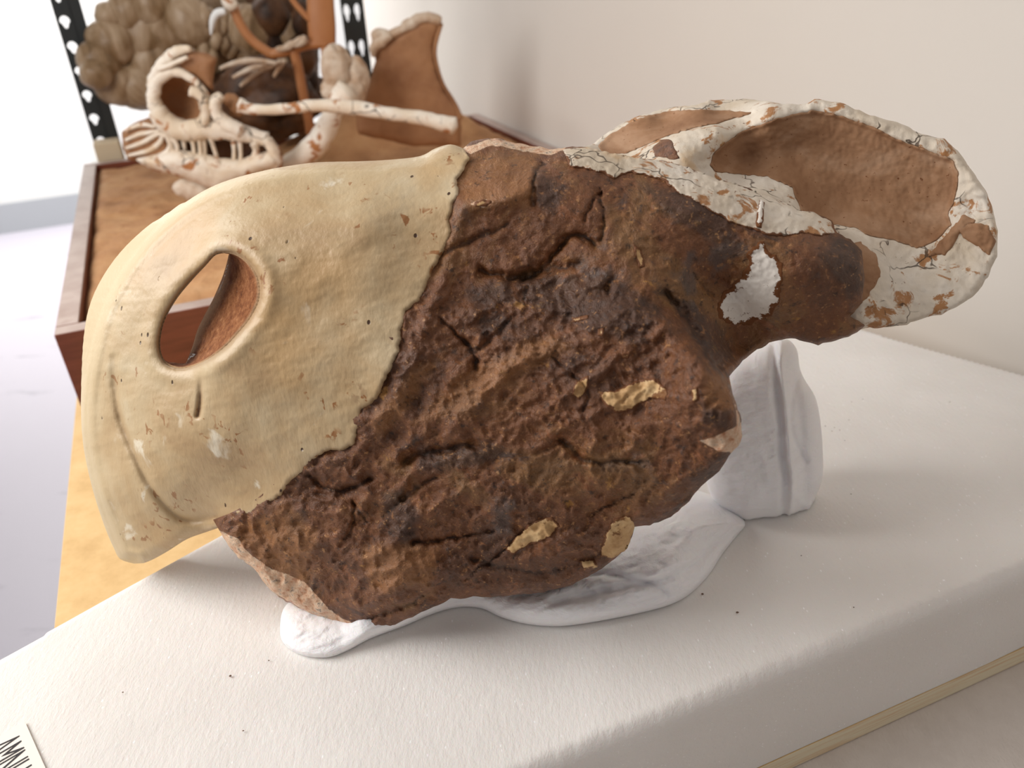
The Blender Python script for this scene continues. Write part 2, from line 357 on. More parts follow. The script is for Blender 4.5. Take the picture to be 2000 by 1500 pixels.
# background fossils
m = Mat('olive_brown_cast', .4, .4); n = m.noise(14, 6, .65, m.mp((1, 1, .4)), 1)
m.color(m.ramp(n, [(.3, K(100, 76, 48)), (.46, K(146, 118, 86)), (.64, K(190, 166, 138))])); m.bump(n, .0025, .5); cast = m.m
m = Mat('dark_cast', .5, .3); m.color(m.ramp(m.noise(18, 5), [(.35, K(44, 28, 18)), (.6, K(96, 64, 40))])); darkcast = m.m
fbone = bone_mat('ivory_bone', K(220, 200, 174), K(244, 236, 224), K(176, 118, 72), .56, .45)
m = Mat('terracotta_filler', .6, .25); m.color(m.ramp(m.noise(16, 5), [(.3, K(140, 98, 68)), (.6, K(166, 122, 86))])); m.bump(m.noise(80, 4), .001, .5); terra = m.m
m = Mat('grey_bone', .7, .2); m.color(m.ramp(m.noise(30, 6), [(.3, K(170, 134, 102)), (.5, K(200, 178, 156)), (.7, K(222, 210, 194))])); m.bump(m.noise(110, 5), .002, .7); gbone = m.m
m = Mat('label_card', .6, .2); m.color(K(240, 232, 222)); card = m.m
m = Mat('beige_block', .7, .2); m.color(K(214, 196, 166)); beige = m.m
m = Mat('black_ink', .6, .1); m.color(K(62, 60, 62)); ink = m.m
m = Mat('dirt', .8, .1); m.color(K(110, 88, 74)); dirt = m.m

# ================================================================ setting
e2 = np.array([-.387, .922]); e1 = np.array([.922, .387])
def quad_wall(name, a, b, z0, z1, th, mat, side=1):
    a = np.array(a); b = np.array(b); t = (b - a) / np.linalg.norm(b - a); n = np.array([-t[1], t[0]]) * side * th
    o = prism(name, [a, b, b + n, a + n], z0, z1, mat); o['kind'] = 'structure'; return o
FZ = -.85
fl = prism('floor', [(-6, -2), (4, -2), (4, 7), (-6, 7)], FZ - .05, FZ, floorm); fl['kind'] = 'structure'
bw = np.array([-2.50, 3.97])
quad_wall('wall_back', bw - 3.5 * e1, bw + 5 * e1, FZ, 2.2, .1, wallw)
quad_wall('baseboard_back', bw - 3.5 * e1 - .015 * e2, bw + 5 * e1 - .015 * e2, FZ, FZ + .15, .015, skirt)
W0 = np.array([.505, .6])
r = rays(np.array([716.]), np.array([60.]))[0]
A = np.array([[r[0], -e2[0]], [r[1], -e2[1]]]); st = np.linalg.solve(A, W0); wl_end = st[1]
quad_wall('wall_right', W0 - 1.2 * e2, W0 + wl_end * e2, FZ, 2.2, .1, wallb, -1)

# table with foam sheet, board
tb = lambda s, t, o=1.093 * np.array([-.459, .706]): o + s * e1 + t * e2
SC = 1.093; BL = SC * np.array([-.343, .416])                 # on the board's left edge
FR = SC * np.array([.128, .264])                  # on the board's front edge
fd = np.array([.935, .355]); fd /= np.linalg.norm(fd)
A = np.array([[e2[0], -fd[0]], [e2[1], -fd[1]]]); s_, t_ = np.linalg.solve(A, FR - BL); corner = BL + s_ * e2
def wallhit(p, dvec, off=.006):
    n = np.array([e2[1], -e2[0]]); q = W0 - n * off; t = ((q - p) @ n) / (dvec @ n); return p + t * dvec
br = wallhit(corner, fd); bend = BL + 1.31 * e2; bre = wallhit(bend, e1)
t = empty('work_table', 'white topped table under the board, beside the beige wall', 'table', (0, .6, -.85))
tc = [corner + .012 * e1 + .01 * e2 - .45 * e2, wallhit(corner - .45 * e2, fd), bre, bend + .012 * e1]
attach(prism('tabletop', tc, -.14, -.115, wallw), t)
for p in ((-.3, .3), (-.72, 1.3), (.5, .1), (.0, 1.5)): attach(prism('leg', [(p[0] - .02, p[1] - .02), (p[0] + .02, p[1] - .02), (p[0] + .02, p[1] + .02), (p[0] - .02, p[1] + .02)], -.85, -.14, steel), t)
o = prism('foam_sheet', [tc[0], tc[1], bre, bend + .012 * e1], -.115, -.1065, under, bev=.002)
tag(o, 'thin white foam sheet, shade put in its grey colour, under the plywood board, bottom right corner', 'foam sheet')
bo = prism('base_board', [corner, br, bre, bend], -.106, -.0885, ply, bev=.0008)
tag(bo, 'tan plywood base board under the white foam and the wooden tray', 'board')
bo.data.materials.append(ply_e)
for f in bo.data.polygons:
    if abs(f.normal.z) < .5: f.material_index = 1

# foam slab
def foam_slab():
    poly = np.array([(.213, .862), (.03, .679), (-.15, .50), (-.213, .436), (-.262, .385), (-.318, .328), (-.37, .265), (-.42, .18), (-.42, .085), (-.2, .16), (.103, .275), (.32, .357), (.475, .419), (.54, .455), (.548, .5), (.468, .601), (.369, .702)])
    nrm = np.array([0, 0, 1.0]); st = .0035
    x0, y0 = poly.min(0) - .01; x1, y1 = poly.max(0) + .01
    gx, gy = np.meshgrid(np.arange(x0, x1, st), np.arange(y0, y1, st)); sd = sdf(gx, gy, poly); ok = sd > -.45 * st
    cell = ok[:-1, :-1] & ok[1:, :-1] & ok[1:, 1:] & ok[:-1, 1:]; Hh, Ww = gx.shape; idx = np.arange(Hh * Ww).reshape(Hh, Ww)
    q = np.stack([idx[:-1, :-1][cell], idx[:-1, 1:][cell], idx[1:, 1:][cell], idx[1:, :-1][cell]], 1)
    used = np.unique(q); rm = -np.ones(Hh * Ww, int); rm[used] = np.arange(len(used)); q = rm[q]
    x = gx.ravel()[used]; y = gy.ravel()[used]
    e = np.concatenate([q[:, [0, 1]], q[:, [1, 2]], q[:, [2, 3]], q[:, [3, 0]]]); kk = np.sort(e, 1); k = kk[:, 0].astype(np.int64) * len(used) + kk[:, 1]
    u, inv, cnt = np.unique(k, return_inverse=True, return_counts=True); be = e[cnt[inv] == 1]; bv = np.unique(be)
    dd, nx, ny = segdist(x[bv], y[bv], poly); x[bv] = nx; y[bv] = ny
    sdv, _, _ = segdist(x, y, poly)
    rr = .007; t = np.clip(1 - sdv / rr, 0, 1); z = -rr * (1 - np.sqrt(1 - t * t)) + .0012 * fbm(x * 1000, y * 1000, 60, 2) * np.clip(sdv / .01, 0, 1) - .0006 * np.clip(sdv / .01, 0, 1)
    n = len(x); F = np.stack([x, y, z], 1); rings = [F]; faces = [q]; base = np.arange(n)
    bi = -np.ones(n, int); bi[bv] = np.arange(len(bv)); nb = len(bv); off = n; prev = lambda a: a
    cur = None
    cen = np.array([.05, .45])
    for j, zz in enumerate((-.017, -.03, -.045, -.06, -.075, -.0878)):
        rg = F[bv].copy(); rg[:, 2] = zz + (0 if j == 5 else .0012 * fbm(rg[:, 0] * 1000, rg[:, 1] * 1000 + zz * 4000, 12, 2, 4)); rings.append(rg)
        if cur is None: a0 = be[:, 0]; a1 = be[:, 1]
        else: a0 = bi[be[:, 0]] + cur; a1 = bi[be[:, 1]] + cur
        faces.append(np.stack([a1, a0, bi[be[:, 0]] + off, bi[be[:, 1]] + off], 1)); cur = off; off += nb
    return mesh('foam_slab', np.concatenate(rings), np.concatenate(faces), foam)
fs = foam_slab(); tag(fs, 'thick white foam slab carrying the large beaked skull', 'foam')

# ================================================================ main skull
tilt = math.radians(12); yaw = math.radians(-9)
Nn = np.array([math.sin(yaw) * math.cos(tilt), -math.cos(yaw) * math.cos(tilt), math.sin(tilt)])
C0 = P0(700, 1243, 0.001); PL = (Nn, C0)

beak_out = [(262, 1101), (235, 1092), (222, 1070), (205, 1030), (185, 970), (170, 910), (162, 860), (160, 810), (163, 760), (170, 710), (180, 660), (195, 610), (215, 565), (245, 515), (280, 470), (320, 430), (365, 395), (410, 368), (455, 350), (510, 335), (560, 325), (620, 317), (700, 315), (760, 312), (820, 305), (850, 290), (880, 282), (905, 290)]
seam = [(918, 312), (905, 330), (893, 350), (897, 375), (885, 395), (880, 430), (882, 455), (868, 490), (858, 505), (845, 530), (835, 560), (822, 585), (800, 600), (790, 625), (783, 650), (778, 690), (765, 720), (750, 745), (745, 765), (722, 790), (705, 800), (712, 820), (700, 840), (695, 865), (670, 880), (640, 880), (610, 900), (590, 925), (570, 935), (555, 960), (525, 985), (500, 1000), (470, 1015), (438, 1027)]
beak_bot = [(400, 1040), (365, 1053), (330, 1075), (300, 1092), (280, 1100)]
top = [(920, 276), (945, 270), (972, 270), (1000, 278), (1040, 285), (1080, 291), (1110, 287), (1150, 288), (1190, 299), (1240, 308), (1300, 315), (1350, 330), (1400, 350), (1440, 360), (1490, 380), (1530, 395), (1560, 410), (1590, 415), (1625, 430), (1634, 455), (1662, 468), (1684, 490), (1688, 540), (1684, 590), (1662, 618), (1690, 636), (1665, 655), (1640, 663), (1600, 673), (1570, 668), (1545, 660), (1510, 666), (1480, 683), (1450, 705), (1424, 735)]
jaw = [(1430, 770), (1440, 790), (1447, 820), (1450, 850), (1442, 872), (1430, 885), (1415, 905), (1400, 925), (1370, 950), (1340, 985), (1310, 1010), (1270, 1025), (1240, 1030), (1235, 1045), (1220, 1075), (1195, 1095), (1170, 1115), (1110, 1145), (1060, 1158), (1000, 1163), (950, 1165), (880, 1170), (830, 1193), (780, 1217), (735, 1228), (700, 1237), (670, 1228), (640, 1212), (600, 1195), (560, 1175), (530, 1155), (512, 1135), (505, 1120), (490, 1105), (465, 1090), (445, 1065), (430, 1040)]
seam_r = ragged(seam, 4, 6, 5, closed=False)
bo_s = catmull(beak_out, 4)
beak_poly = np.concatenate([bo_s, seam_r, catmull([seam[-1]] + beak_bot, 4)[1:]])
full = np.concatenate([catmull(beak_out, 3), ragged(top, 2.2, 8, 2, False), ragged(jaw, 2.2, 8, 3, False), catmull(beak_bot, 3)])
seam_in = [(x - 22, y - 12) for x, y in seam]
face_poly = np.concatenate([[(892, 300)], ragged(top, 2.2, 8, 2, False), ragged(jaw, 2.2, 8, 3, False), np.array(seam_in[::-1])])
ctrl = [ # px, py, w (metres towards the viewer)
 (160, 800, -.030), (170, 700, -.030), (200, 600, -.032), (280, 470, -.034), (410, 368, -.038), (560, 325, -.042), (700, 315, -.045), (850, 290, -.05), (262, 1101, -.018), (205, 1030, -.024), (165, 900, -.028),
 (330, 800, .002), (300, 950, .000), (350, 1040, -.006), (450, 850, .010), (560, 780, .014), (600, 600, .008), (560, 450, -.006), (700, 420, -.010), (800, 350, -.030), (820, 480, -.008), (440, 420, -.018), (300, 560, -.014), (400, 1030, -.006), (500, 950, .006),
 (430, 1040, .004), (510, 1130, .004), (600, 1190, .002), (700, 1237, .000), (600, 1050, .012), (700, 1000, .014), (700, 1130, .012), (760, 1150, .018),
 (800, 850, .018), (900, 1000, .016), (900, 1150, .004), (1050, 1150, .002), (1000, 900, .022), (1000, 780, .020), (1100, 1050, .012), (1220, 1080, .002), (1300, 1000, .010),
 (1200, 900, .026), (1300, 820, .034), (1430, 870, .040), (1430, 780, .042), (1380, 700, .030), (1300, 740, .030), (1200, 700, .022),
 (900, 640, .010), (1040, 640, .010), (1080, 560, -.004), (950, 560, .000), (1150, 620, .010), (1270, 580, .004), (1180, 480, -.008), (1000, 440, -.012), (1100, 350, -.026), (980, 360, -.020), (930, 300, -.044), (1050, 300, -.050),
 (1300, 450, -.016), (1200, 310, -.050), (1350, 340, -.052), (1500, 390, -.052), (1620, 440, -.050), (1350, 400, -.026), (1480, 470, -.024), (1600, 500, -.024), (1400, 560, -.030), (1500, 600, -.030), (1440, 680, -.040), (1660, 560, -.030), (1600, 660, -.040), (1560, 560, -.022)]
TW = TPS(ctrl)
creases = [ # polyline, half width px, depth m
 ([(1024, 542), (1056, 526), (1088, 490), (1108, 462), (1135, 460), (1164, 478)], 9, .0055),
 ([(940, 530), (985, 540), (1024, 542), (1080, 524), (1130, 518)], 14, .005), ([(1172, 374), (1152, 402), (1140, 434)], 4, .003), ([(1196, 542), (1188, 574)], 5, .003),
 ([(1034, 562), (1024, 586)], 4, .002), ([(1356, 538), (1392, 578)], 3, .0015), ([(1300, 575), (1330, 610), (1356, 650), (1380, 690), (1405, 722), (1424, 738)], 16, .007),
 ([(805, 1061), (850, 1056), (917, 1047), (960, 1038)], 6, .004), ([(908, 1129), (962, 1093), (1021, 1034)], 4, .0025), ([(1147, 1007), (1192, 985), (1241, 965)], 4, .0025),
 ([(790, 905), (820, 888), (860, 880), (925, 868)], 13, .006), ([(692, 985), (688, 1021), (672, 1050)], 5, .003), ([(692, 985), (720, 1025)], 4, .002), ([(600, 930), (660, 960), (720, 935)], 8, .004),
 ([(1172, 374), (1180, 440), (1172, 470)], 4, .003), ([(860, 500), (920, 470), (990, 440)], 8, .003), ([(1060, 320), (1045, 350), (1040, 400)], 8, .004), ([(860, 620), (920, 680), (930, 720)], 6, .003),
 ([(1080, 700), (1150, 760), (1140, 800)], 5, .002), ([(920, 1090), (1060, 1120), (1180, 1075)], 8, .002), ([(1240, 1060), (1330, 985), (1400, 915)], 8, .003), ([(700, 1215), (760, 1195), (830, 1165)], 8, .003), ([(1000, 620), (960, 660), (900, 700)], 10, .003), ([(1100, 860), (1150, 900), (1250, 900)], 10, .004), ([(760, 1000), (800, 960), (850, 930)], 8, .003)]
rl = [([(905, 400), (960, 395), (1010, 380), (1045, 345)], 20, .005), ([(1160, 640), (1240, 620), (1300, 640), (1350, 690), (1400, 735)], 22, .004), ([(640, 895), (700, 880), (760, 790), (800, 700), (860, 560), (900, 420)], 16, .003), ([(700, 1180), (850, 1130), (1000, 1100), (1150, 1050), (1300, 960), (1420, 880)], 25, .003), ([(1000, 700), (940, 760), (880, 840)], 28, .003), ([(680, 930), (720, 960), (700, 1000)], 10, .003)]
full_c = full
def roundoff(x, y, R, amp):
    dd, _, _ = segdist(x, y, full_c); t = np.clip(1 - dd / R, 0, 1); return amp * (1 - np.sqrt(np.maximum(1 - t * t, 0)))
def wface(x, y):
    w = TW(x, y) - roundoff(x, y, 20, .007)
    edge = np.clip(segdist(x, y, full_c)[0] / 12, 0, 1)
    xw = x + 20 * fbm(x, y, 70, 2, 7); yw = y + 20 * fbm(x, y, 70, 2, 8)
    rot = xw * .82 - yw * .57; rot2 = xw * .57 + yw * .82
    am = .4 + .62 * smooth((y - 430) / 250) * smooth((1500 - x) / 200)
    rgh = smooth((fbm(x, y, 110, 3, 15) + .08) / .3)
    w = w + am * (.0075 * fbm(rot * .55, rot2, 75, 3, 1, True) + .0038 * fbm(xw, yw, 30, 3, 2, True)) + (.0004 + .0015 * rgh) * fbm(x, y, 11, 3, 3) + .0014 * fbm(x, y, 17, 2, 14, True) * rgh
    for pl, hw, dp in creases:
        dd, _, _ = segdist(x + 16 * fbm(x, y, 22, 3, 5), y + 16 * fbm(x, y, 22, 3, 6), catmull(pl, 4), False); w = w - dp * (.75 * np.exp(-(dd / (hw * .62)) ** 2) + .25 * np.exp(-(dd / (hw * 1.8)) ** 2)) * (1 + .9 * fbm(x, y, 40, 2, 19))
    for pl, hw, dp in rl:
        dd, _, _ = segdist(x, y, catmull(pl, 4), False); w = w + dp * np.exp(-(dd / hw) ** 2)
    return w - .002
def crackf(x, y):
    r = np.zeros_like(x)
    for pl, hw, dp in creases:
        dd, _, _ = segdist(x + 16 * fbm(x, y, 22, 3, 5), y + 16 * fbm(x, y, 22, 3, 6), catmull(pl, 4), False); r = np.maximum(r, np.exp(-(dd / min(3.2, hw * .5)) ** 2) * (.6 + 1.2 * fbm(x, y, 25, 2, 9)))
    return np.clip(r, 0, 1)
def maskf(polys, soft):
    def f(x, y):
        r = np.zeros_like(x)
        for p in polys: r = np.maximum(r, np.clip(.5 + sdf(x, y, np.array(p, float)) / (2 * soft), 0, 1))
        return r
    return f
dark = maskf([[(1230, 350), (1330, 370), (1420, 420), (1440, 480), (1380, 470), (1280, 410)], [(1290, 570), (1360, 590), (1420, 640), (1440, 700), (1410, 725), (1350, 650)], [(1640, 455), (1684, 480), (1690, 560), (1660, 620), (1640, 560), (1590, 500)],
    [(810, 870), (960, 860), (1000, 890), (900, 920), (820, 920)], [(740, 960), (800, 950), (830, 1010), (790, 1060), (750, 1020)], [(1000, 540), (1180, 520), (1300, 600), (1250, 680), (1120, 640), (1010, 590)], [(1040, 330), (1120, 360), (1090, 420), (1040, 400)], [(930, 620), (990, 600), (1000, 640), (940, 660)], [(560, 1000), (600, 990), (600, 1050), (560, 1050)], [(900, 560), (1000, 540), (1010, 600), (930, 610)], [(830, 800), (900, 760), (930, 780), (870, 830)], [(1360, 780), (1430, 800), (1430, 850), (1370, 830)]], 22)
tanm = maskf([[(905, 300), (1050, 300), (1040, 400), (920, 410), (890, 380)], [(880, 740), (1080, 640), (1120, 680), (960, 770), (860, 830), (800, 830)], [(1370, 720), (1430, 740), (1435, 800), (1380, 800)], [(440, 1040), (560, 980), (620, 1040), (600, 1140), (520, 1110)], [(700, 1060), (860, 1070), (840, 1150), (720, 1160)], [(870, 690), (800, 720), (720, 830), (740, 860), (800, 800)]], 25)
bonem = maskf([[(428, 1038), (445, 1068), (465, 1094), (505, 1124), (530, 1158), (600, 1198), (670, 1232), (700, 1240), (735, 1230), (700, 1222), (655, 1200), (612, 1160), (590, 1135), (562, 1122), (520, 1108), (488, 1080), (462, 1050)], [(900, 292), (960, 268), (1000, 276), (1060, 284), (1110, 288), (1080, 302), (1020, 294), (960, 284), (920, 300)], [(920, 398), (950, 388), (965, 398), (945, 406)], [(1360, 860), (1400, 850), (1444, 830), (1452, 862), (1436, 884), (1400, 880)], [(1424, 736), (1432, 770), (1450, 840), (1440, 880), (1438, 800)]], 7)
sk = empty('dinosaur_skull', 'large horned dinosaur skull with cream beak, brown face and rounded frill on white foam', 'fossil skull', tuple(C0))
def tface(x, y):
    dd, _, _ = segdist(x, y, full_c); t = np.clip(dd / 90, 0, 1); return .010 + .055 * np.sqrt(1 - (1 - t) ** 2)
fo = shell('face', face_poly, 3.0, wface, tface, PL, brown, attrs={'dark': dark, 'tan': tanm, 'bone': bonem, 'crack': crackf}, zmin=.0015)
attach(fo, sk); fo['label'] = 'dark brown rugged cheek and side of the skull'

# beak ------------------------------------------------------
hole = catmull([(425, 494), (455, 494), (482, 510), (501, 535), (508, 562), (505, 590), (490, 620), (468, 648), (437, 680), (400, 705), (365, 718), (338, 717), (319, 704), (311, 680), (313, 650), (322, 620), (345, 580), (374, 545), (400, 518)], 4, True)
groove = catmull([(222, 700), (224, 750), (232, 810), (252, 865), (290, 945), (335, 1000), (372, 1018), (420, 1010)], 5)
def holeshift(x, y):
    t = np.clip((y - 494) / 224, 0, 1); return -88 * np.sin(np.pi * t) ** .6
def bwarp(x, y):
    dd, nx, ny = segdist(x, y, hole); g = np.exp(-(dd / 110) ** 2); return x + holeshift(nx, ny) * g, y - 6 * g
slit = catmull([(393, 712), (392, 750), (390, 790), (386, 812)], 4)
def wbeak(x, y):
    dd, nx, ny = segdist(x, y, bo_s, False); w = TW(x, y)
    t = np.clip(1 - dd / 26, 0, 1); w = w - .010 * (1 - np.sqrt(1 - t * t))
    w = w + .0006 * np.exp(-((dd - 20) / 7) ** 2) - .0011 * np.exp(-((dd - 9) / 2.6) ** 2) * smooth((y - 400) / 100) - .0006 * np.exp(-((dd - 30) / 8) ** 2) * smooth((y - 350) / 100)
    t = np.clip(1 - segdist(x, y, np.array([(438, 1027)] + beak_bot + [(262, 1101)], float), False)[0] / 25, 0, 1); w = w - .008 * (1 - np.sqrt(1 - t * t))
    t = np.clip(1 - segdist(x, y, seam_r, False)[0] / 9, 0, 1); w = w - .0022 * (1 - np.sqrt(1 - t * t))
    t = np.clip(1 - segdist(x, y, hole)[0] / 16, 0, 1); w = w - .004 * (1 - np.sqrt(1 - t * t)); dh = segdist(x, y, hole)[0]
    w = w - .005 * np.exp(-(dh / 60) ** 2) * smooth((430 - x) / 60) + .0015 * np.exp(-((dh - 22) / 14) ** 2)
    gd, gx_, gy_ = segdist(x, y, groove, False); ins = (x - gx_) * 1.0 - (y - gy_) * .55
    w = w - .0016 * np.exp(-(gd / 8) ** 2) - .0028 * np.where(ins > 0, np.exp(-(gd / 80)), np.exp(-(gd / 10))) * smooth((gy_ - 700) / 120)
    w = w - .003 * np.exp(-(segdist(x, y, slit, False)[0] / 5) ** 2) * smooth((y - 712) / 90)
    w = w + .0035 * fbm(x, y, 130, 2, 21) + .0012 * fbm(x * .6 + y * .5, y, 40, 3, 22) + .0003 * fbm(x, y, 9, 2, 23)
    return w + .0022 + .0
def tbeak(x, y):
    dd, _, _ = segdist(x, y, bo_s, False); t = np.clip(dd / 80, 0, 1); return .006 + .034 * np.sqrt(1 - (1 - t) ** 2)
brown_tone = lambda x, y: np.clip(1.0 * np.exp(-(segdist(x, y, slit, False)[0] / 4) ** 2) * smooth((y - 730) / 60) * (.8 + .8 * fbm(x, y, 14, 2, 31)) + .55 * np.exp(-(segdist(x, y, groove, False)[0] / 6) ** 2) * (.5 + fbm(x, y, 40, 2, 33)) + .5 * np.exp(-(segdist(x, y, hole)[0] / 7) ** 2) + .7 * np.clip(1 - np.hypot((x - 696) / 26, (y - 765) / 30), 0, 1) * (fbm(x, y, 12, 2, 35) > .05), 0, 1)  # browner along the slit, groove and nostril edge, plus one patch
rim_glow = lambda x, y: np.clip(.75 * np.exp(-(segdist(x, y, bo_s, False)[0] / 22) ** 2) + .2 * smooth((600 - x) / 500), 0, 1) * (y > 330)  # lighter left rim: the glow of the light put into the colour
bk = shell('beak', beak_poly, 3.0, wbeak, tbeak, PL, cream, holes=[hole], warp=bwarp, attrs={'brown_tone': brown_tone, 'rim': rim_glow}, zmin=.0015)
attach(bk, sk); bk['label'] = 'smooth cream restored beak with an open nostril'
# nostril wall: ring from front rim to back rim
def nostril():
    hp = catmull(hole, 2, True); n = len(hp); rows = 16; x, y = hp[:, 0], hp[:, 1]; wf = wbeak(x, y) - .0004; th = tbeak(x, y)
    bx, by = bwarp(x, y); vs = []
    cx, cy = x.mean(), y.mean()
    for j in range(rows + 1):
        f = j / rows; px = x + (bx - x) * f; py = y + (by - y) * f; ww = wf - th * f
        Lh = np.hypot(x - cx, y - cy); px = px - (x - cx) / Lh * (2.5 + 3 * math.sin(f * math.pi)); py = py - (y - cy) / Lh * (2.5 + 3 * math.sin(f * math.pi)); bul = math.sin(f * math.pi)
        k = 3.5 * bul; px = px + k * fbm(x + 300 * f, y, 10, 3, 41) * 1.5; py = py + k * fbm(x, y + 300 * f, 10, 3, 42) * 1.5
        r = rays(px, py); t = (ww - (CP - C0) @ Nn) / (r @ Nn); vs.append(CP + r * t[:, None])
    for f in (1, 0):    # outer skin of the lining
        px = x + (bx - x) * f; py = y + (by - y) * f; L = np.hypot(x - cx, y - cy); px = px + (x - cx) / L * 4; py = py + (y - cy) / L * 4
        r = rays(px, py); t = (wf - th * f - .001 - (CP - C0) @ Nn) / (r @ Nn); vs.append(CP + r * t[:, None])
    vs = np.concatenate(vs); R_ = rows + 3
    fs_ = [(j * n + i, j * n + (i + 1) % n, ((j + 1) % R_) * n + (i + 1) % n, ((j + 1) % R_) * n + i) for j in range(R_) for i in range(n)]
    ed = np.concatenate([np.full(n, max(0, 1 - abs(j - rows) / 3.6) * 1.0 + (.5 if j == 0 else 0)) for j in range(rows + 1)] + [np.full(n, 1.0)] * 2)
    o = mesh('nostril_lining', vs, np.array(fs_), sandy, None, True, {'edge': np.clip(ed, 0, 1)}); return o
no = nostril(); attach(no, bk); no['label'] = 'rough sandy brown nostril lining'

# overlays on the face ---------------------------------------
def overlay(name, poly, mat, lift, thick, step=2.5, wf=wface, amp=3, seed=1, label=None, seg=5, plane=PL, par=None, fw=7):
    pr = ragged(poly, amp, seg, seed)
    def wf2(x, y):
        t = np.clip(1 - segdist(x, y, pr)[0] / 5, 0, 1); return wf(x, y) + lift - lift * .8 * (1 - np.sqrt(1 - t * t)) + .0006 * fbm(x, y, 16, 3, seed)
    o = shell(name, pr, step, wf2, lambda x, y: np.full_like(x, thick), plane, mat, attrs={'fray': lambda x, y: np.clip(1 - segdist(x, y, pr)[0] / fw, 0, 1) * np.clip(segdist(x, y, full_c)[0] / 12 - .2, .15, 1)})
    attach(o, par or fo)
    if label: o['label'] = label
    return o
brow = [(1100, 292), (1120, 288), (1150, 288), (1190, 299), (1240, 308), (1300, 315), (1350, 330), (1400, 350), (1440, 360), (1490, 380), (1530, 395), (1560, 410), (1590, 415), (1622, 432), (1630, 455), (1600, 462), (1565, 455), (1530, 462), (1500, 460), (1470, 448), (1440, 440), (1400, 420), (1370, 400), (1345, 385), (1320, 372), (1300, 355), (1270, 345), (1230, 335), (1200, 350), (1180, 340), (1150, 330), (1110, 325)]
overlay('brow_ridge', brow, bone, .0012, .004, seed=4, par=sk, label='whitish cracked bone ridge along the top of the skull')
overlay('plaster_fill', [(1482, 468), (1494, 474), (1502, 492), (1515, 500), (1528, 520), (1526, 560), (1522, 590), (1512, 612), (1490, 622), (1460, 632), (1425, 634), (1402, 626), (1398, 600), (1415, 570), (1440, 545), (1460, 525), (1464, 495)], plaster, .0005, .003, amp=6, seed=6, fw=15, label='white plaster repair smear')
overlay('plaster_fill', [(1484, 388), (1494, 392), (1492, 420), (1488, 446), (1476, 444), (1478, 415)], plaster, .0045, .004, amp=1.5, seed=8, label='small white plaster drip')
for i, pl in enumerate([[(1170, 768), (1200, 762), (1240, 745), (1275, 738), (1305, 760), (1300, 780), (1268, 778), (1235, 800), (1205, 808), (1180, 790)], [(985, 1072), (1010, 1045), (1040, 1018), (1080, 1008), (1092, 1030), (1065, 1055), (1020, 1072), (1000, 1084)],
        [(1180, 1045), (1200, 1012), (1232, 1006), (1240, 1028), (1225, 1068), (1198, 1092), (1172, 1085)], [(1125, 745), (1150, 732), (1148, 760), (1130, 782), (1116, 770)], [(1350, 762), (1362, 756), (1366, 780), (1352, 786)], [(1212, 690), (1232, 686), (1228, 700), (1214, 702)],
        [(1130, 1095), (1160, 1092), (1170, 1108), (1140, 1112)], [(1236, 470), (1252, 490), (1262, 520), (1248, 524), (1240, 500)], [(925, 396), (945, 388), (962, 394), (950, 404), (930, 404)], [(1116, 622), (1150, 614), (1150, 622), (1120, 630)], [(1168, 642), (1180, 640), (1178, 658), (1168, 656)]]):
    overlay('bone_flake', pl, ochre, .0008, .003, amp=3 if i < 3 else 1.5, seed=10 + i, seg=5)

# frill ------------------------------------------------------
frill_out = [(1100, 300), (1130, 290), (1160, 280), (1185, 260), (1215, 240), (1260, 222), (1310, 210), (1360, 205), (1385, 196), (1420, 194), (1480, 195), (1530, 202), (1575, 204), (1592, 193), (1640, 200), (1700, 225), (1750, 238), (1800, 262), (1845, 272), (1875, 300), (1900, 335), (1925, 370), (1940, 410), (1949, 450), (1948, 500), (1930, 540), (1905, 575), (1870, 600), (1840, 614), (1808, 620), (1770, 633), (1735, 640), (1690, 640), (1640, 655), (1560, 640), (1500, 560), (1400, 430), (1250, 350)]
fr_poly = ragged(frill_out, 2, 8, 12)
FT = TPS([(1160, 280, -.150), (1260, 222, -.165), (1380, 196, -.160), (1480, 195, -.150), (1592, 193, -.135), (1700, 225, -.125), (1845, 272, -.115), (1925, 370, -.100), (1949, 470, -.086), (1900, 575, -.070), (1800, 620, -.058), (1690, 645, -.052),
          (1300, 240, -.155), (1400, 215, -.155), (1320, 275, -.105), (1400, 252, -.112), (1500, 225, -.122), (1380, 310, -.098), (1450, 320, -.125), (1550, 300, -.128), (1700, 340, -.122), (1820, 400, -.110), (1640, 420, -.105), (1760, 500, -.086), (1700, 560, -.062), (1660, 500, -.060), (1560, 420, -.085), (1480, 380, -.085), (1400, 420, -.07), (1250, 350, -.08), (1120, 300, -.09), (1560, 620, -.06), (1860, 540, -.078)])
pan1 = [(1386, 322), (1392, 300), (1415, 280), (1450, 256), (1500, 238), (1550, 222), (1592, 215), (1640, 226), (1700, 246), (1745, 268), (1780, 282), (1825, 300), (1862, 312), (1872, 340), (1868, 380), (1852, 420), (1858, 440), (1836, 462), (1815, 478), (1790, 484), (1750, 470), (1700, 462), (1670, 446), (1640, 440), (1600, 436), (1572, 420), (1555, 392), (1548, 366), (1500, 346), (1440, 340), (1400, 336)]
pan2 = [(1166, 284), (1190, 264), (1225, 243), (1262, 227), (1310, 216), (1360, 214), (1420, 216), (1474, 220), (1420, 236), (1350, 252), (1300, 266), (1262, 284), (1220, 300), (1180, 302)]
pan3 = [(1276, 290), (1290, 274), (1310, 272), (1320, 292), (1328, 312), (1300, 308), (1278, 306)]
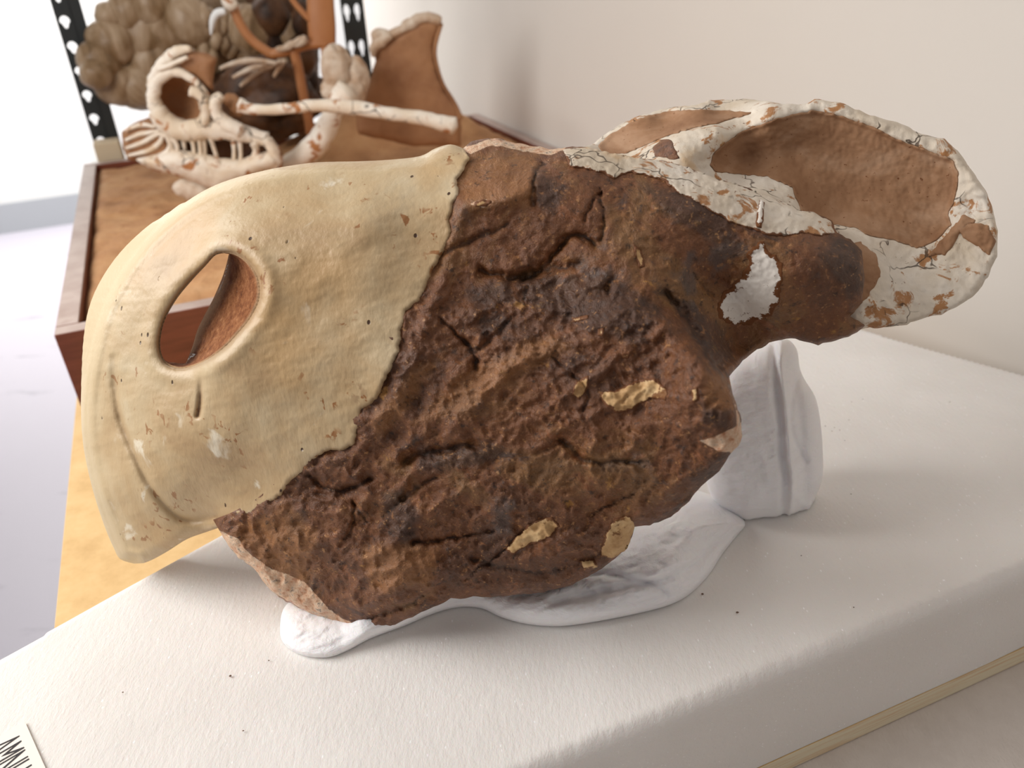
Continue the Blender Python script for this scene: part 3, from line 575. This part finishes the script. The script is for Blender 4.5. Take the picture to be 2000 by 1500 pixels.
def wfr(x, y):
    dd, _, _ = segdist(x, y, fr_poly); t = np.clip(1 - dd / 14, 0, 1); w = FT(x, y) - .006 * (1 - np.sqrt(1 - t * t))
    s1 = np.maximum(sdf(x, y, np.array(pan1, float)), sdf(x, y, np.array(pan2, float))); w = w - .004 * smooth((s1 + 5) / 16)
    return w + .004 * fbm(x, y, 60, 3, 51, True) * (1 - smooth((s1 + 4) / 12)) + .0018 * fbm(x, y, 22, 3, 52) + .0005 * fbm(x, y, 8, 2, 53)
fr = shell('frill', fr_poly, 3.0, wfr, lambda x, y: .008 + .006 * np.clip(segdist(x, y, fr_poly)[0] / 40, 0, 1), PL, bone)
attach(fr, sk); fr['label'] = 'thin whitish cracked bone frill behind the skull'
overlay('frill_panel', pan1, filler, .0016, .002, wf=wfr, par=fr, amp=2, seed=30, label='large brown filled opening near side of the frill')
overlay('frill_panel', pan2, filler, .0016, .002, wf=wfr, par=fr, amp=2, seed=31, label='narrow brown filled opening far side of the frill')
for i, p in enumerate([pan3, [(1812, 500), (1840, 468), (1862, 440), (1885, 418), (1905, 430), (1880, 450), (1862, 478), (1846, 500), (1830, 498)], [(1866, 445), (1890, 435), (1930, 440), (1944, 470), (1934, 500), (1910, 480), (1880, 465)], [(1680, 470), (1712, 500), (1720, 540), (1696, 580), (1672, 600), (1655, 560), (1650, 480)]]):
    overlay('matrix_patch', p, filler if i else brown, .001, .002, wf=wfr, par=fr, amp=3, seed=34 + i)

# ================================================================ tissue supports
NZ = np.array([0, 0, 1.0])
ta = catmull([(560, 1180), (547, 1225), (555, 1258), (590, 1280), (640, 1284), (680, 1270), (724, 1247), (791, 1222), (845, 1199), (895, 1186), (940, 1188), (980, 1206), (1030, 1219), (1093, 1223), (1165, 1214), (1255, 1196), (1312, 1180), (1350, 1158), (1385, 1122), (1412, 1080), (1440, 1045), (1455, 1020), (1420, 985), (1370, 960), (1300, 960), (1180, 1010), (1000, 1090), (850, 1130), (720, 1160), (620, 1155)], 4, True)
def wta(x, y):
    dd, _, _ = segdist(x, y, ta); t = np.clip(dd / 46, 0, 1); h = .016 * np.sqrt(1 - (1 - t) ** 2)
    k = smooth((x - 1150) / 150); h = h * (1 + .9 * k * smooth((dd - 20) / 60))
    h = h * (1 - .45 * smooth((720 - x) / 60)) + .006 * smooth((900 - x) / 60) * smooth((x - 730) / 60) * t
    u = x * .35 + y; h = h + t * (+.0022 * fbm(x * .25 + 40 * fbm(x, y, 90, 1, 62), u, 17, 3, 61, True) + .0012 * fbm(x * .5, u, 8, 2, 66) + .0028 * fbm(x * .6, y, 50, 2, 63, True))
    # lobe crease
    c1, _, _ = segdist(x, y, catmull([(1460, 1030), (1400, 1060), (1330, 1120), (1200, 1150), (1080, 1175)], 4), False); h = h - .005 * np.exp(-(c1 / 8) ** 2) * t
    c1, _, _ = segdist(x, y, catmull([(1300, 1180), (1290, 1150), (1180, 1120), (1100, 1130)], 4), False); h = h - .004 * np.exp(-(c1 / 7) ** 2) * t
    return np.maximum(h, .0003)
to = shell('tissue_roll', ta, 3.0, wta, lambda x, y: wta(x, y) - .0002, (NZ, np.zeros(3)), tissue, zmin=.0002)
tag(to, 'low crumpled white tissue pad under the skull\'s lower jaw', 'tissue padding', 'white tissue supports')
tb_ = catmull([(1425, 715), (1460, 694), (1500, 672), (1535, 662), (1556, 682), (1562, 718), (1572, 742), (1592, 775), (1602, 820), (1607, 880), (1606, 935), (1592, 972), (1582, 998), (1556, 1006), (1528, 1014), (1490, 1016), (1456, 1020), (1425, 1004), (1395, 978), (1380, 940), (1368, 860), (1372, 780)], 4, True)
b0 = P0(1490, 1017, 0.0); tl2 = math.radians(24); N2 = np.array([.1, -math.cos(tl2), math.sin(tl2)]); N2 /= np.linalg.norm(N2)
fold = catmull([(1517, 690), (1520, 740), (1530, 820), (1534, 890), (1540, 940), (1536, 1012)], 5)
def wtb(x, y):
    dd, _, _ = segdist(x, y, tb_); t = np.clip(dd / 75, 0, 1); h = .030 * np.sqrt(1 - (1 - t) ** 2) - .0
    fd_, fx, fy = segdist(x, y, fold, False); s = x - fx
    h = h + .0040 * np.exp(-((s - 7) / 7) ** 2) - .0055 * np.exp(-((s + 5) / 8) ** 2) - .004 * np.exp(-((s - 32) / 12) ** 2) * smooth((y - 700) / 60)
    u = y + .35 * (x - 1450)
    h = h + t * (.0018 * fbm(x * .22, u, 13, 3, 71, True) * np.where(s < 0, 1, .6) + .003 * fbm(x, y * .6, 55, 2, 73, True))
    c1, _, _ = segdist(x, y, catmull([(1560, 735), (1545, 790), (1548, 850), (1575, 900)], 4), False); h = h - .003 * np.exp(-(c1 / 6) ** 2)
    return h - .012
to = shell('tissue_roll', tb_, 3.0, wtb, lambda x, y: .004 + .05 * np.sqrt(np.clip(segdist(x, y, tb_)[0] / 80, 0, 1)), (N2, b0), tissue, zmin=.0002)
tag(to, 'tall puffed white tissue pad with a vertical fold, propping the skull behind its cheek', 'tissue padding', 'white tissue supports')

# ================================================================ wooden tray
bfl = SC * np.array([-.459, .706]); BW, BD = .86, .889; zt, zb = .0048, -.0878; th = .024
tr = empty('wooden_tray', 'dark brown wooden tray filled with tan matrix behind the large skull', 'tray', (*tb(.4, .4), zb))
def wallp(name, s0, s1, t0, t1):
    P = [tb(s0, t0), tb(s1, t0), tb(s1, t1), tb(s0, t1)]
    a = attach(prism(name, P, zb, zt, wood, bev=.0015), tr); a.data.materials.append(rim)
    for f in a.data.polygons:
        if f.normal.z > .9: f.material_index = 1
wallp('front_side', 0, BW, 0, th); wallp('back_side', 0, BW, BD - th, BD); wallp('left_side', 0, th, th + .0005, BD - th - .0005); wallp('right_side', BW - th, BW, th + .0005, BD - th - .0005)
def fill():
    ns, nt = 130, 130; s = np.linspace(th + .0006, BW - th - .0006, ns); t = np.linspace(th + .0006, BD - th - .0006, nt); g, hh = np.meshgrid(s, t)
    x = bfl[0] + g * e1[0] + hh * e2[0]; y = bfl[1] + g * e1[1] + hh * e2[1]; e = np.minimum.reduce([g - th, BW - th - g, hh - th, BD - th - hh])
    z = -.005 + .012 * fbm(x * 1000, y * 1000, 60, 4, 81) - .010 * np.exp(-e / .006) + .004 * np.exp(-e / .03)
    for (px, py, hgt, sx, sy) in ((650, 290, .05, .09, .09), (760, 270, .05, .12, .09), (880, 255, .035, .08, .08), (440, 350, .012, .10, .06)):
        c = P0(px, py, .0); u = (x - c[0]) * e1[0] + (y - c[1]) * e1[1]; v = (x - c[0]) * e2[0] + (y - c[1]) * e2[1]; z = z + hgt * np.exp(-(u / sx) ** 2 - (v / sy) ** 2) * smooth(e / .06)
    v = np.stack([x.ravel(), y.ravel(), z.ravel()], 1); n = len(v); idx = np.arange(n).reshape(nt, ns)
    q = np.stack([idx[:-1, :-1].ravel(), idx[:-1, 1:].ravel(), idx[1:, 1:].ravel(), idx[1:, :-1].ravel()], 1)
    lo = v.copy(); lo[:, 2] = zb + .004; bnd = np.concatenate([idx[0, :], idx[1:, -1], idx[-1, -2::-1], idx[-2:0:-1, 0]]); b2 = np.roll(bnd, -1)
    sd = np.stack([bnd, bnd + n, b2 + n, b2], 1)
    return mesh('matrix_fill', np.concatenate([v, lo]), np.concatenate([q, q[:, ::-1] + n, sd]), matrix), (x, y, z)
mf, FILL = fill(); attach(mf, tr); mf['label'] = 'bumpy tan plaster matrix filling'
def fill_z(x, y): k = np.argmin((FILL[0] - x) ** 2 + (FILL[1] - y) ** 2); return FILL[2].ravel()[k]

# ---------------------------------------------------------------- small fossil skull in the tray
YS = 1.31; G = 'fossil bones lying in the wooden tray'
def pv(l, Y=YS): return [V(p[0], p[1], Y + (p[2] if len(p) > 2 else 0)) for p in l]
def pr(l, Y=YS): return [a * Y / FP * 1.08 for a in l]
ss = empty('small_fossil_skull', 'small whitish fossil skull with round eye socket and long thin teeth in the tray', 'fossil skull', tuple(V(420, 385, YS)))
ringp = [(355 + 54 * math.cos(a), 192 + 56 * math.sin(a)) for a in np.linspace(0, 2 * math.pi, 25)]
ringp = [(300, 190), (303, 165), (318, 148), (340, 140), (365, 148), (388, 166), (402, 190), (404, 215), (392, 238), (368, 250), (342, 243), (318, 226), (304, 208), (300, 190)]
tube('eye_socket_rim', pv(ringp), pr([11, 10, 9, 8, 7, 6, 8, 8, 8, 10, 12, 12, 12, 11]), fbone, ss, rough=.3, nscale=.012)
o = shell('eye_socket_lining', catmull(ringp[:-1], 3, True), 5, lambda x, y: -.05 + .0 * x + .045 * np.clip(1 - segdist(x, y, np.array(ringp[:-1], float))[0] / 40, 0, 1) ** 2, lambda x, y: np.full_like(x, .006), (np.array([0, -1.0, 0]), np.array([0, YS, 0])), terra); attach(o, ss); o['label'] = 'deep brown hollow of the eye socket'
VP = lambda Y: (np.array([0, -1.0, 0]), np.array([0, Y, 0]))
def plate(name, poly, mat, par, Y=YS, bulge=.01, thick=.012, step=4, amp=1.5, seed=1, rr=25, rough=.003, label=None):
    pg = ragged(poly, amp, 8, seed)
    def wf(x, y):
        t = np.clip(segdist(x, y, pg)[0] / rr, 0, 1); return bulge * np.sqrt(1 - (1 - t) ** 2) + rough * fbm(x, y, 18, 3, seed)
    o = shell(name, pg, step, wf, lambda x, y: thick * (.4 + .6 * np.clip(segdist(x, y, pg)[0] / rr, 0, 1)), VP(Y), mat)
    if par is not None: attach(o, par)
    if label: o['label'] = label
    return o
plate('crest', [(345, 140), (352, 112), (372, 98), (400, 102), (424, 112), (418, 140), (416, 178), (400, 165), (380, 148)], terra, ss, YS + .012, .012, label='terracotta brown crest plate')
tube('crest_edge', pv([(292, 170), (302, 145), (320, 122), (345, 100), (372, 95)], YS), pr([5, 8, 9, 8, 5]), fbone, ss, rough=.4, nscale=.008)
tube('crest_edge', pv([(310, 135), (330, 128), (352, 118), (366, 112)], YS - .008), pr([4, 4, 4, 3]), fbone, ss, rough=.4, nscale=.008)
ujaw = tube('upper_jaw', pv([(306, 215), (325, 240), (360, 255), (400, 252), (440, 254), (480, 262), (522, 272)]), pr([16, 18, 18, 18, 17, 14, 12]), fbone, ss, rough=.25, nscale=.015)
tube('cheek_bar', pv([(372, 178), (388, 184), (398, 200), (402, 222), (398, 245)], YS - .012), pr([9, 9, 9, 8, 9]), fbone, ss, rough=.25, nscale=.012)
tube('cheek_bar', pv([(432, 186), (420, 200), (424, 222), (440, 240), (470, 256)], YS - .012), pr([7, 10, 10, 12, 12]), fbone, ss, rough=.25, nscale=.012)
tube('snout_knob', pv([(440, 190, .02), (460, 205, .02), (476, 220, .02)], YS), pr([10, 16, 10]), terra, ss, rough=.5, nscale=.012)
cfan = plate('cheek_fan', [(238, 258), (262, 240), (290, 228), (312, 240), (330, 262), (340, 290), (325, 318), (290, 322), (250, 312), (240, 290)], terra, ss, YS + .015, .02, .02, label='brown fan shaped rear jaw plate')
for k, pl in enumerate([[(243, 256), (275, 244), (302, 248)], [(245, 274), (275, 262), (312, 256)], [(246, 290), (280, 278), (310, 262), (330, 270)], [(250, 304), (290, 294), (312, 278), (318, 262)], [(280, 310), (318, 302), (332, 284), (322, 262)], [(320, 312), (342, 300), (346, 284), (332, 264)]]):
    tube('bone_ridge', pv(pl, YS - .006), pr([2.5] + [4] * (len(pl) - 2) + [3]), fbone, cfan, rough=.3, nscale=.01, seg=8, seed=k)
ljaw = plate('lower_jaw', [(262, 312), (300, 302), (345, 292), (390, 300), (430, 308), (470, 312), (500, 300), (530, 296), (548, 310), (545, 330), (500, 345), (460, 362), (425, 374), (395, 362), (350, 346), (300, 334)], fbone, ss, YS - .005, .022, .03, label='ivory lower jaw')
tube('jaw_joint', pv([(520, 274), (534, 292), (540, 312), (536, 330)], YS - .01), pr([9, 10, 10, 9]), fbone, ss, rough=.35, nscale=.012)
tube('jaw_joint', pv([(496, 280), (500, 295), (496, 312), (505, 325)], YS - .01), pr([7, 6, 6, 8]), fbone, ss, rough=.35, nscale=.012)
for k, (a, b, c_, dd_) in enumerate([(340, 268, 348, 300), (356, 270, 362, 304), (374, 270, 380, 306), (398, 272, 400, 310), (410, 274, 426, 312), (455, 276, 457, 312), (332, 266, 336, 298), (468, 278, 470, 316), (388, 270, 392, 304)]):
    tube('tooth', pv([(a, b - 6), ((a + c_) / 2 + 1, (b + dd_) / 2), (c_, dd_ + 6)], YS - .004 + .004 * (k % 2)), pr([5, 3.5, 4.5]), fbone, ujaw, seg=8, rough=.2, nscale=.01, seed=k)
for k, pl in enumerate([[(350, 300), (362, 312), (380, 330)], [(372, 304), (386, 318), (400, 336)], [(396, 308), (408, 322), (424, 340)], [(422, 312), (436, 330), (450, 344)]]):
    tube('bone_ridge', pv(pl, YS - .022), pr([3, 4, 3]), fbone, ljaw, seg=8, rough=.3, nscale=.01, seed=k + 9)
plate('mouth_shade', [(330, 258), (520, 268), (530, 330), (400, 335), (330, 310)], darkcast, ss, YS + .05, .004, .02, label='dark sheet put in as shade behind the teeth')  # dark sheet stands in for the shade inside the mouth
lb = plate('flat_bone', [(334, 364), (350, 350), (380, 354), (410, 370), (436, 384), (432, 402), (400, 404), (375, 394), (345, 382)], gbone, None, 1.20, .014, .02, amp=3, seed=61)
tag(lb, 'rough pale grey bone fragment lying below the small skull', 'bone fragment', G)
def bone_thing(name, label, cat, pts, rad, mat, Y, **k):
    o = tube(name, pv(pts, Y), pr(rad, Y), mat, None, **k); tag(o, label, cat, G); return o
bone_thing('long_bone', 'long thin pale bone slanting across the tray', 'bone', [(468, 206), (500, 214), (560, 212), (620, 206), (690, 210), (760, 222), (830, 232), (888, 246)], [13, 9, 9, 10, 12, 11, 12, 15], fbone, 1.28, rough=.25, nscale=.018)
bone_thing('curved_bone', 'thick curved cream bone crossing under the long thin bone', 'bone', [(562, 328), (590, 306), (618, 282), (636, 252), (650, 222), (664, 196), (680, 178)], [20, 19, 20, 19, 16, 18, 24], fbone, 1.355, rough=.25, nscale=.02)
vb = empty('knobbly_vertebra', 'knobbly grey-tan vertebra standing at the end of the curved bone', 'bone', tuple(V(670, 200, 1.39)), G)
for c, r_, k in (((658, 132), (.024, .024, .034), 1), ((698, 150), (.019, .02, .03), 2), ((690, 182), (.020, .02, .018), 3), ((652, 176), (.020, .02, .018), 4), ((662, 106), (.014, .014, .012), 5)):
    lump('bone_knob', V(c[0], c[1], 1.38 + .008 * (k % 3)), [q * 1.1 for q in r_], gbone, vb, .22, 1.8, 4, k * 3.3, freq2=.2)
fp = empty('shoulder_blade', 'upright fan shaped brown bone plate with ragged pale top edge', 'bone', tuple(V(800, 230, 1.465)), G)
bl = plate('blade', [(735, 60), (760, 72), (790, 52), (820, 38), (850, 34), (862, 44), (856, 62), (846, 90), (848, 120), (858, 152), (872, 178), (892, 205), (902, 232), (900, 285), (800, 285), (700, 262), (690, 215), (712, 180), (725, 152), (732, 120), (728, 90)], terra, fp, 1.465, .010, .014, 4, 2, 71, 20, .002)
tube('blade_rim', pv([(733, 84), (740, 66), (762, 68), (786, 56), (808, 42), (836, 33), (860, 42)], 1.458), pr([7, 10, 7, 8, 9, 8, 7], 1.45), gbone, fp, rough=.45, nscale=.012)
tube('blade_rim', pv([(728, 110), (732, 92), (745, 80), (764, 70)], 1.452), pr([4, 8, 9, 6], 1.45), gbone, fp, rough=.45, nscale=.012)
tube('blade_edge', pv([(862, 46), (850, 90), (853, 125), (866, 165), (888, 202), (900, 232)], 1.461), pr([3.5, 3.5, 3, 3, 3.5, 5], 1.45), terra, fp, rough=.2, nscale=.02)
for k, pl in enumerate([[(430, 134), (462, 122), (500, 118), (540, 124)], [(455, 152), (490, 134), (530, 122)], [(500, 132), (525, 130), (548, 120)], [(535, 150), (545, 132), (556, 118)], [(470, 168), (500, 142), (520, 132)]]):
    bone_thing('rib_bone', ['longest thin pale rib, topmost in the bundle above the small skull', 'thin pale rib crossing under the topmost one', 'short pale rib below the orange cross bar', 'steep short pale rib at the right end of the bundle', 'lowest thin pale rib nearest the long bone'][k], 'bone', pl, [3] + [4.5] * (len(pl) - 2) + [3.5], gbone, 1.50 + .006 * k, seg=8, rough=.3, nscale=.02, seed=k)['group'] = 'thin ribs bundled behind the small skull'
lu = lump('dark_matrix_block', V(520, 195, 1.60), (.10, .05, .075), darkcast, None, .35, 1.5, 5, 2.2, freq2=.1); tag(lu, 'dark brown matrix block behind the thin ribs', 'rock')

# ---------------------------------------------------------------- orange mount with a claw
ms = empty('specimen_mount', 'orange-brown painted bracket stand rising behind the small skull', 'stand', tuple(V(603, 262, 1.55)))
YM = 1.55
def bar(name, pts, wpx, tpx=None, Y=YM):
    o = tube(name, pv(pts, Y), pr([wpx] * len(pts), Y), orange, ms, seg=8, rough=.03, nscale=.02); return o
bar('curved_bar', [(446, -30), (458, 20), (474, 55), (496, 82), (530, 106)], 8)
bar('cross_bar', [(528, 106), (560, 100), (600, 88), (640, 84)], 8)
bar('post', [(574, 98), (584, 140), (594, 195), (603, 236), (606, 262)], 8.5)
bar('post', [(634, 80), (636, 120), (640, 180)], 7)
bar('brace', [(555, -30), (575, 5), (606, 40)], 5)
tube('upper_plate', pv([(624, -60, .0), (626, 0, 0), (628, 45, 0), (630, 86, 0)], YM), pr([22, 22, 23, 22], YM), orange, ms, flat=.35, seg=16, rough=.02)
for k, pl in enumerate([[(540, 96), (560, 92), (590, 74)], [(575, 90), (592, 82), (594, 70)]]): tube('bone_chip', pv(pl, YM - .015), pr([3, 6, 4], YM), gbone, ms, rough=.5, nscale=.01, seg=8)
ck = tube('fossil_claw', pv([(440, 22), (424, 26), (415, 42), (412, 68)], YM - .02), pr([5, 6, 5, 1.5], YM), wallw, None, seg=10, rough=.05); tag(ck, 'small white curved claw hanging beside the orange bracket', 'claw')
ck = tube('bone_knuckle', pv([(438, -14), (448, 4), (460, 14)], YM - .02), pr([8, 11, 7], YM), fbone, None, seg=10, rough=.3, nscale=.02); tag(ck, 'pale knuckle bone at the top of the orange bracket', 'bone')

# ---------------------------------------------------------------- shelf unit with slotted posts
sh = empty('shelving_unit', 'shelving unit with black slotted posts and a white shelf against the bright wall', 'shelf', (*tb(.3, 1.1), FZ))
def bk_pt(px, py, off):     # point on a vertical plane behind the tray
    n = e2; q = bfl + (BD + off) * e2; r = rays(np.array([float(px)]), np.array([float(py)]))[0]; t = (q @ n) / (r[:2] @ n); return CP + r * t
def slotted_post(px, py, off, wid, wing, cols=1):
    b = bk_pt(px, py, off); bm = bmesh.new(); tk = .002; pitch = wid * 1.55; z0 = FZ; z1 = .75
    ns = int((z1 - z0) / pitch); zs = b[2] - pitch * int((b[2] - z0) / pitch)
    def pt(s, z, dpt=0.0): q = b[:2] + s * e1 + dpt * e2; return (q[0], q[1], z)
    for c in range(cols):
        cw = wid / cols; o0 = c * cw
        for i in range(ns):
            za = zs + i * pitch; cx = o0 + cw * .5; cz = za + pitch * .5; out = []; inn = []
            for k in range(16):
                a = 2 * math.pi * k / 16 + math.pi / 4; ca, sa = math.cos(a), math.sin(a); m_ = max(abs(ca), abs(sa))
                out.append((cx + cw * .5 * ca / m_, cz + pitch * .5 * sa / m_))
                rr = cw * (.30 if sa > -.2 else .17); inn.append((cx + rr * ca, cz + (wid * .33) * sa * (1 if sa > 0 else 1.25)))
            L = []
            for dpt in (0, tk): L.append([[bm.verts.new(pt(s, z, dpt)) for s, z in ring] for ring in (out, inn)])
            for k in range(16):
                j = (k + 1) % 16
                bm.faces.new((L[0][0][k], L[0][0][j], L[0][1][j], L[0][1][k])); bm.faces.new((L[1][0][j], L[1][0][k], L[1][1][k], L[1][1][j]))
                bm.faces.new((L[0][1][k], L[0][1][j], L[1][1][j], L[1][1][k]))
    def box(s0, s1, d0, d1):
        vs = [bm.verts.new(pt(s, z, dd)) for z in (zs, zs + ns * pitch) for s, dd in ((s0, d0), (s1, d0), (s1, d1), (s0, d1))]
        for f in ((0, 1, 5, 4), (1, 2, 6, 5), (2, 3, 7, 6), (3, 0, 4, 7), (0, 3, 2, 1), (4, 5, 6, 7)): bm.faces.new([vs[k] for k in f])
    box(wid, wid + tk, 0, .03)
    if wing: box(wid, wid + wing, 0, tk)
    bmesh.ops.recalc_face_normals(bm, faces=bm.faces); me = bpy.data.meshes.new('slotted_post'); bm.to_mesh(me); bm.free(); me.materials.append(steel)
    o = bpy.data.objects.new('slotted_post', me); COL.objects.link(o); attach(o, sh); return b
pb = slotted_post(189, 300, .10, .030, .022)
pb2 = slotted_post(672, 60, .10, .048, .004, 2)
zsh = -.075
shp = prism('shelf_board', [tb(-.02, BD + .14), tb(.80, BD + .14), tb(.80, BD + .62), tb(-.02, BD + .62)], zsh - .02, zsh, wallw); attach(shp, sh)
bb = bk_pt(214, 300, .02); bt = float(bk_pt(214, 277, .02)[2])
bx = prism('beige_block', [bb[:2] + (a * e1 + c_ * e2) for a, c_ in ((-.026, .0), (.024, .0), (.024, .045), (-.026, .045))], -.0883, bt, beige, bev=.004); tag(bx, 'small beige block behind the far left corner of the tray', 'block')

# ---------------------------------------------------------------- lumpy cast cluster
cl = empty('lumpy_fossil_nest', 'big olive-brown lumpy fossil cast with egg-like lumps on the shelf', 'fossil cast', tuple(V(380, 200, 1.82)))
YC = 1.80
core = lump('core', V(415, 70, YC + .07), (.18, .09, .18), cast, cl, .15, 2.2, 5, 4.0, freq2=.15)
lump('core', V(555, 70, YC + .02), (.065, .09, .185), darkcast, cl, .25, 2.0, 5, 7.0, freq2=.2)
lump('core', V(480, 190, YC + .03), (.185, .09, .075), darkcast, cl, .25, 2.0, 5, 8.0, freq2=.2)
eggs = [(350, 170, 32, 30), (290, 200 - 20, 26, 24), (275, 110, 26, 30), (370, 40, 34, 40), (192, 122, 30, 34), (218, 82, 34, 36), (188, 160 - 15, 24, 24), (250, 120, 36, 42), (225, 160, 34, 36), (268, 168, 38, 38), (282, 60, 42, 50), (212, 30, 20, 20), (250, 22, 30, 32), (300, 120, 40, 48), (232, 176, 28, 24), (315, 175, 34, 30), (330, 40, 40, 55), (352, 110, 40, 46), (300, 10, 30, 34),
        (530, 30, 30, 34), (565, 62, 32, 38), (590, 110, 24, 34), (560, 130, 34, 34), (598, 155, 20, 26), (545, 180, 34, 30), (580, 195, 28, 22), (520, 100, 34, 40), (592, 40, 16, 26), (490, 60, 34, 40)]
for k, (x, y, a, b) in enumerate(eggs):
    mt = cast if x < 450 else (darkcast if k % 2 else cast); s = YC / FP * 1.12
    lump('rounded_lump', V(x, y, YC - .075 + .025 * (k % 3) - (.07 if x < 240 else 0)), (a * s, a * s * .95, b * s * .95), mt, cl, .13, 1.3, 4, k * 1.7, rot=.3 * math.sin(k))
for k in range(22):
    x = 340 + (k * 37) % 165; y = 8 + (k * 53) % 110; a = random.uniform(-.5, .5); L = random.uniform(20, 38)
    tube('cast_ridge', pv([(x - L * a, y - L, -.005), (x, y, -.016), (x + L * a, y + L, -.005)], YC - .075 + .0009 * abs(x - 400)), pr([4, 11, 5], YC), cast, cl, seg=8, rough=.3, nscale=.03, seed=k)
# pedestal below the core, resting on the shelf
lump('core', np.array([*V(430, 215, YC + .03)[:2], zsh + .063]), (.13, .07, .058), darkcast, cl, .2, 2, 4, 9.0)

# ================================================================ label card and crumbs
c1 = P0(50, 1412, 0)[:2]; c2 = P0(90, 1502, 0)[:2]; ad = (c2 - c1) / np.linalg.norm(c2 - c1); up = np.array([-ad[1], ad[0]])   # ad: writing direction
if up[0] > 0: pass
dn = -np.array([-ad[1], ad[0]]); 
if (P0(0, 1430, 0)[:2] - c1) @ dn < 0: dn = -dn
lc = empty('label_card', 'white paper label with black capital letters, bottom left corner on the foam', 'label', (c1[0], c1[1], .0008))
pts = [c1, c1 + ad * .11, c1 + ad * .11 + dn * .045, c1 + dn * .045]
attach(prism('card', pts, .0006, .0011, card), lc)
cu = bpy.data.curves.new('lettering', 'FONT'); cu.body = 'AMNH'; cu.size = .0235; cu.extrude = .00005; cu.space_character = .92
tmp = bpy.data.objects.new('tmp', cu); COL.objects.link(tmp); bpy.context.view_layer.update()
me = bpy.data.meshes.new_from_object(tmp.evaluated_get(bpy.context.evaluated_depsgraph_get())); bpy.data.objects.remove(tmp)
tv = np.array([list(v.co) for v in me.vertices]); org = c1 + ad * .0045 + dn * .0215
upv = -dn
for v, p in zip(me.vertices, tv): q = org + ad * p[0] * .42 + upv * p[1] * 1.05; v.co = (q[0], q[1], .0012 + p[2])
me.materials.append(ink); lo = bpy.data.objects.new('lettering', me); COL.objects.link(lo); attach(lo, lc); lo['label'] = 'black printed capital letters'
cr = bmesh.new()
for k, (x, y) in enumerate([(450, 1320), (1440, 1196), (1372, 1160), (1565, 1085), (1663, 785), (1685, 780), (1658, 820), (1650, 860), (1630, 835), (1662, 965), (1855, 785), (525, 1290), (240, 1352), (475, 1427), (1667, 1186), (1640, 840), (1612, 832), (1625, 842)]):
    p = P0(x, y, .0007); s = (.0007 if k < 3 else .0004); r_ = bmesh.ops.create_icosphere(cr, subdivisions=1, radius=s)
    for v in r_['verts']: v.co = Vector(p) + Vector((v.co.x * random.uniform(.7, 1.8), v.co.y, v.co.z * .6))
me = bpy.data.meshes.new('crumbs'); cr.to_mesh(me); cr.free(); me.materials.append(dirt); o = bpy.data.objects.new('crumbs', me); COL.objects.link(o)
tag(o, 'tiny brown crumbs scattered on the white foam', 'crumbs', None, 'stuff')
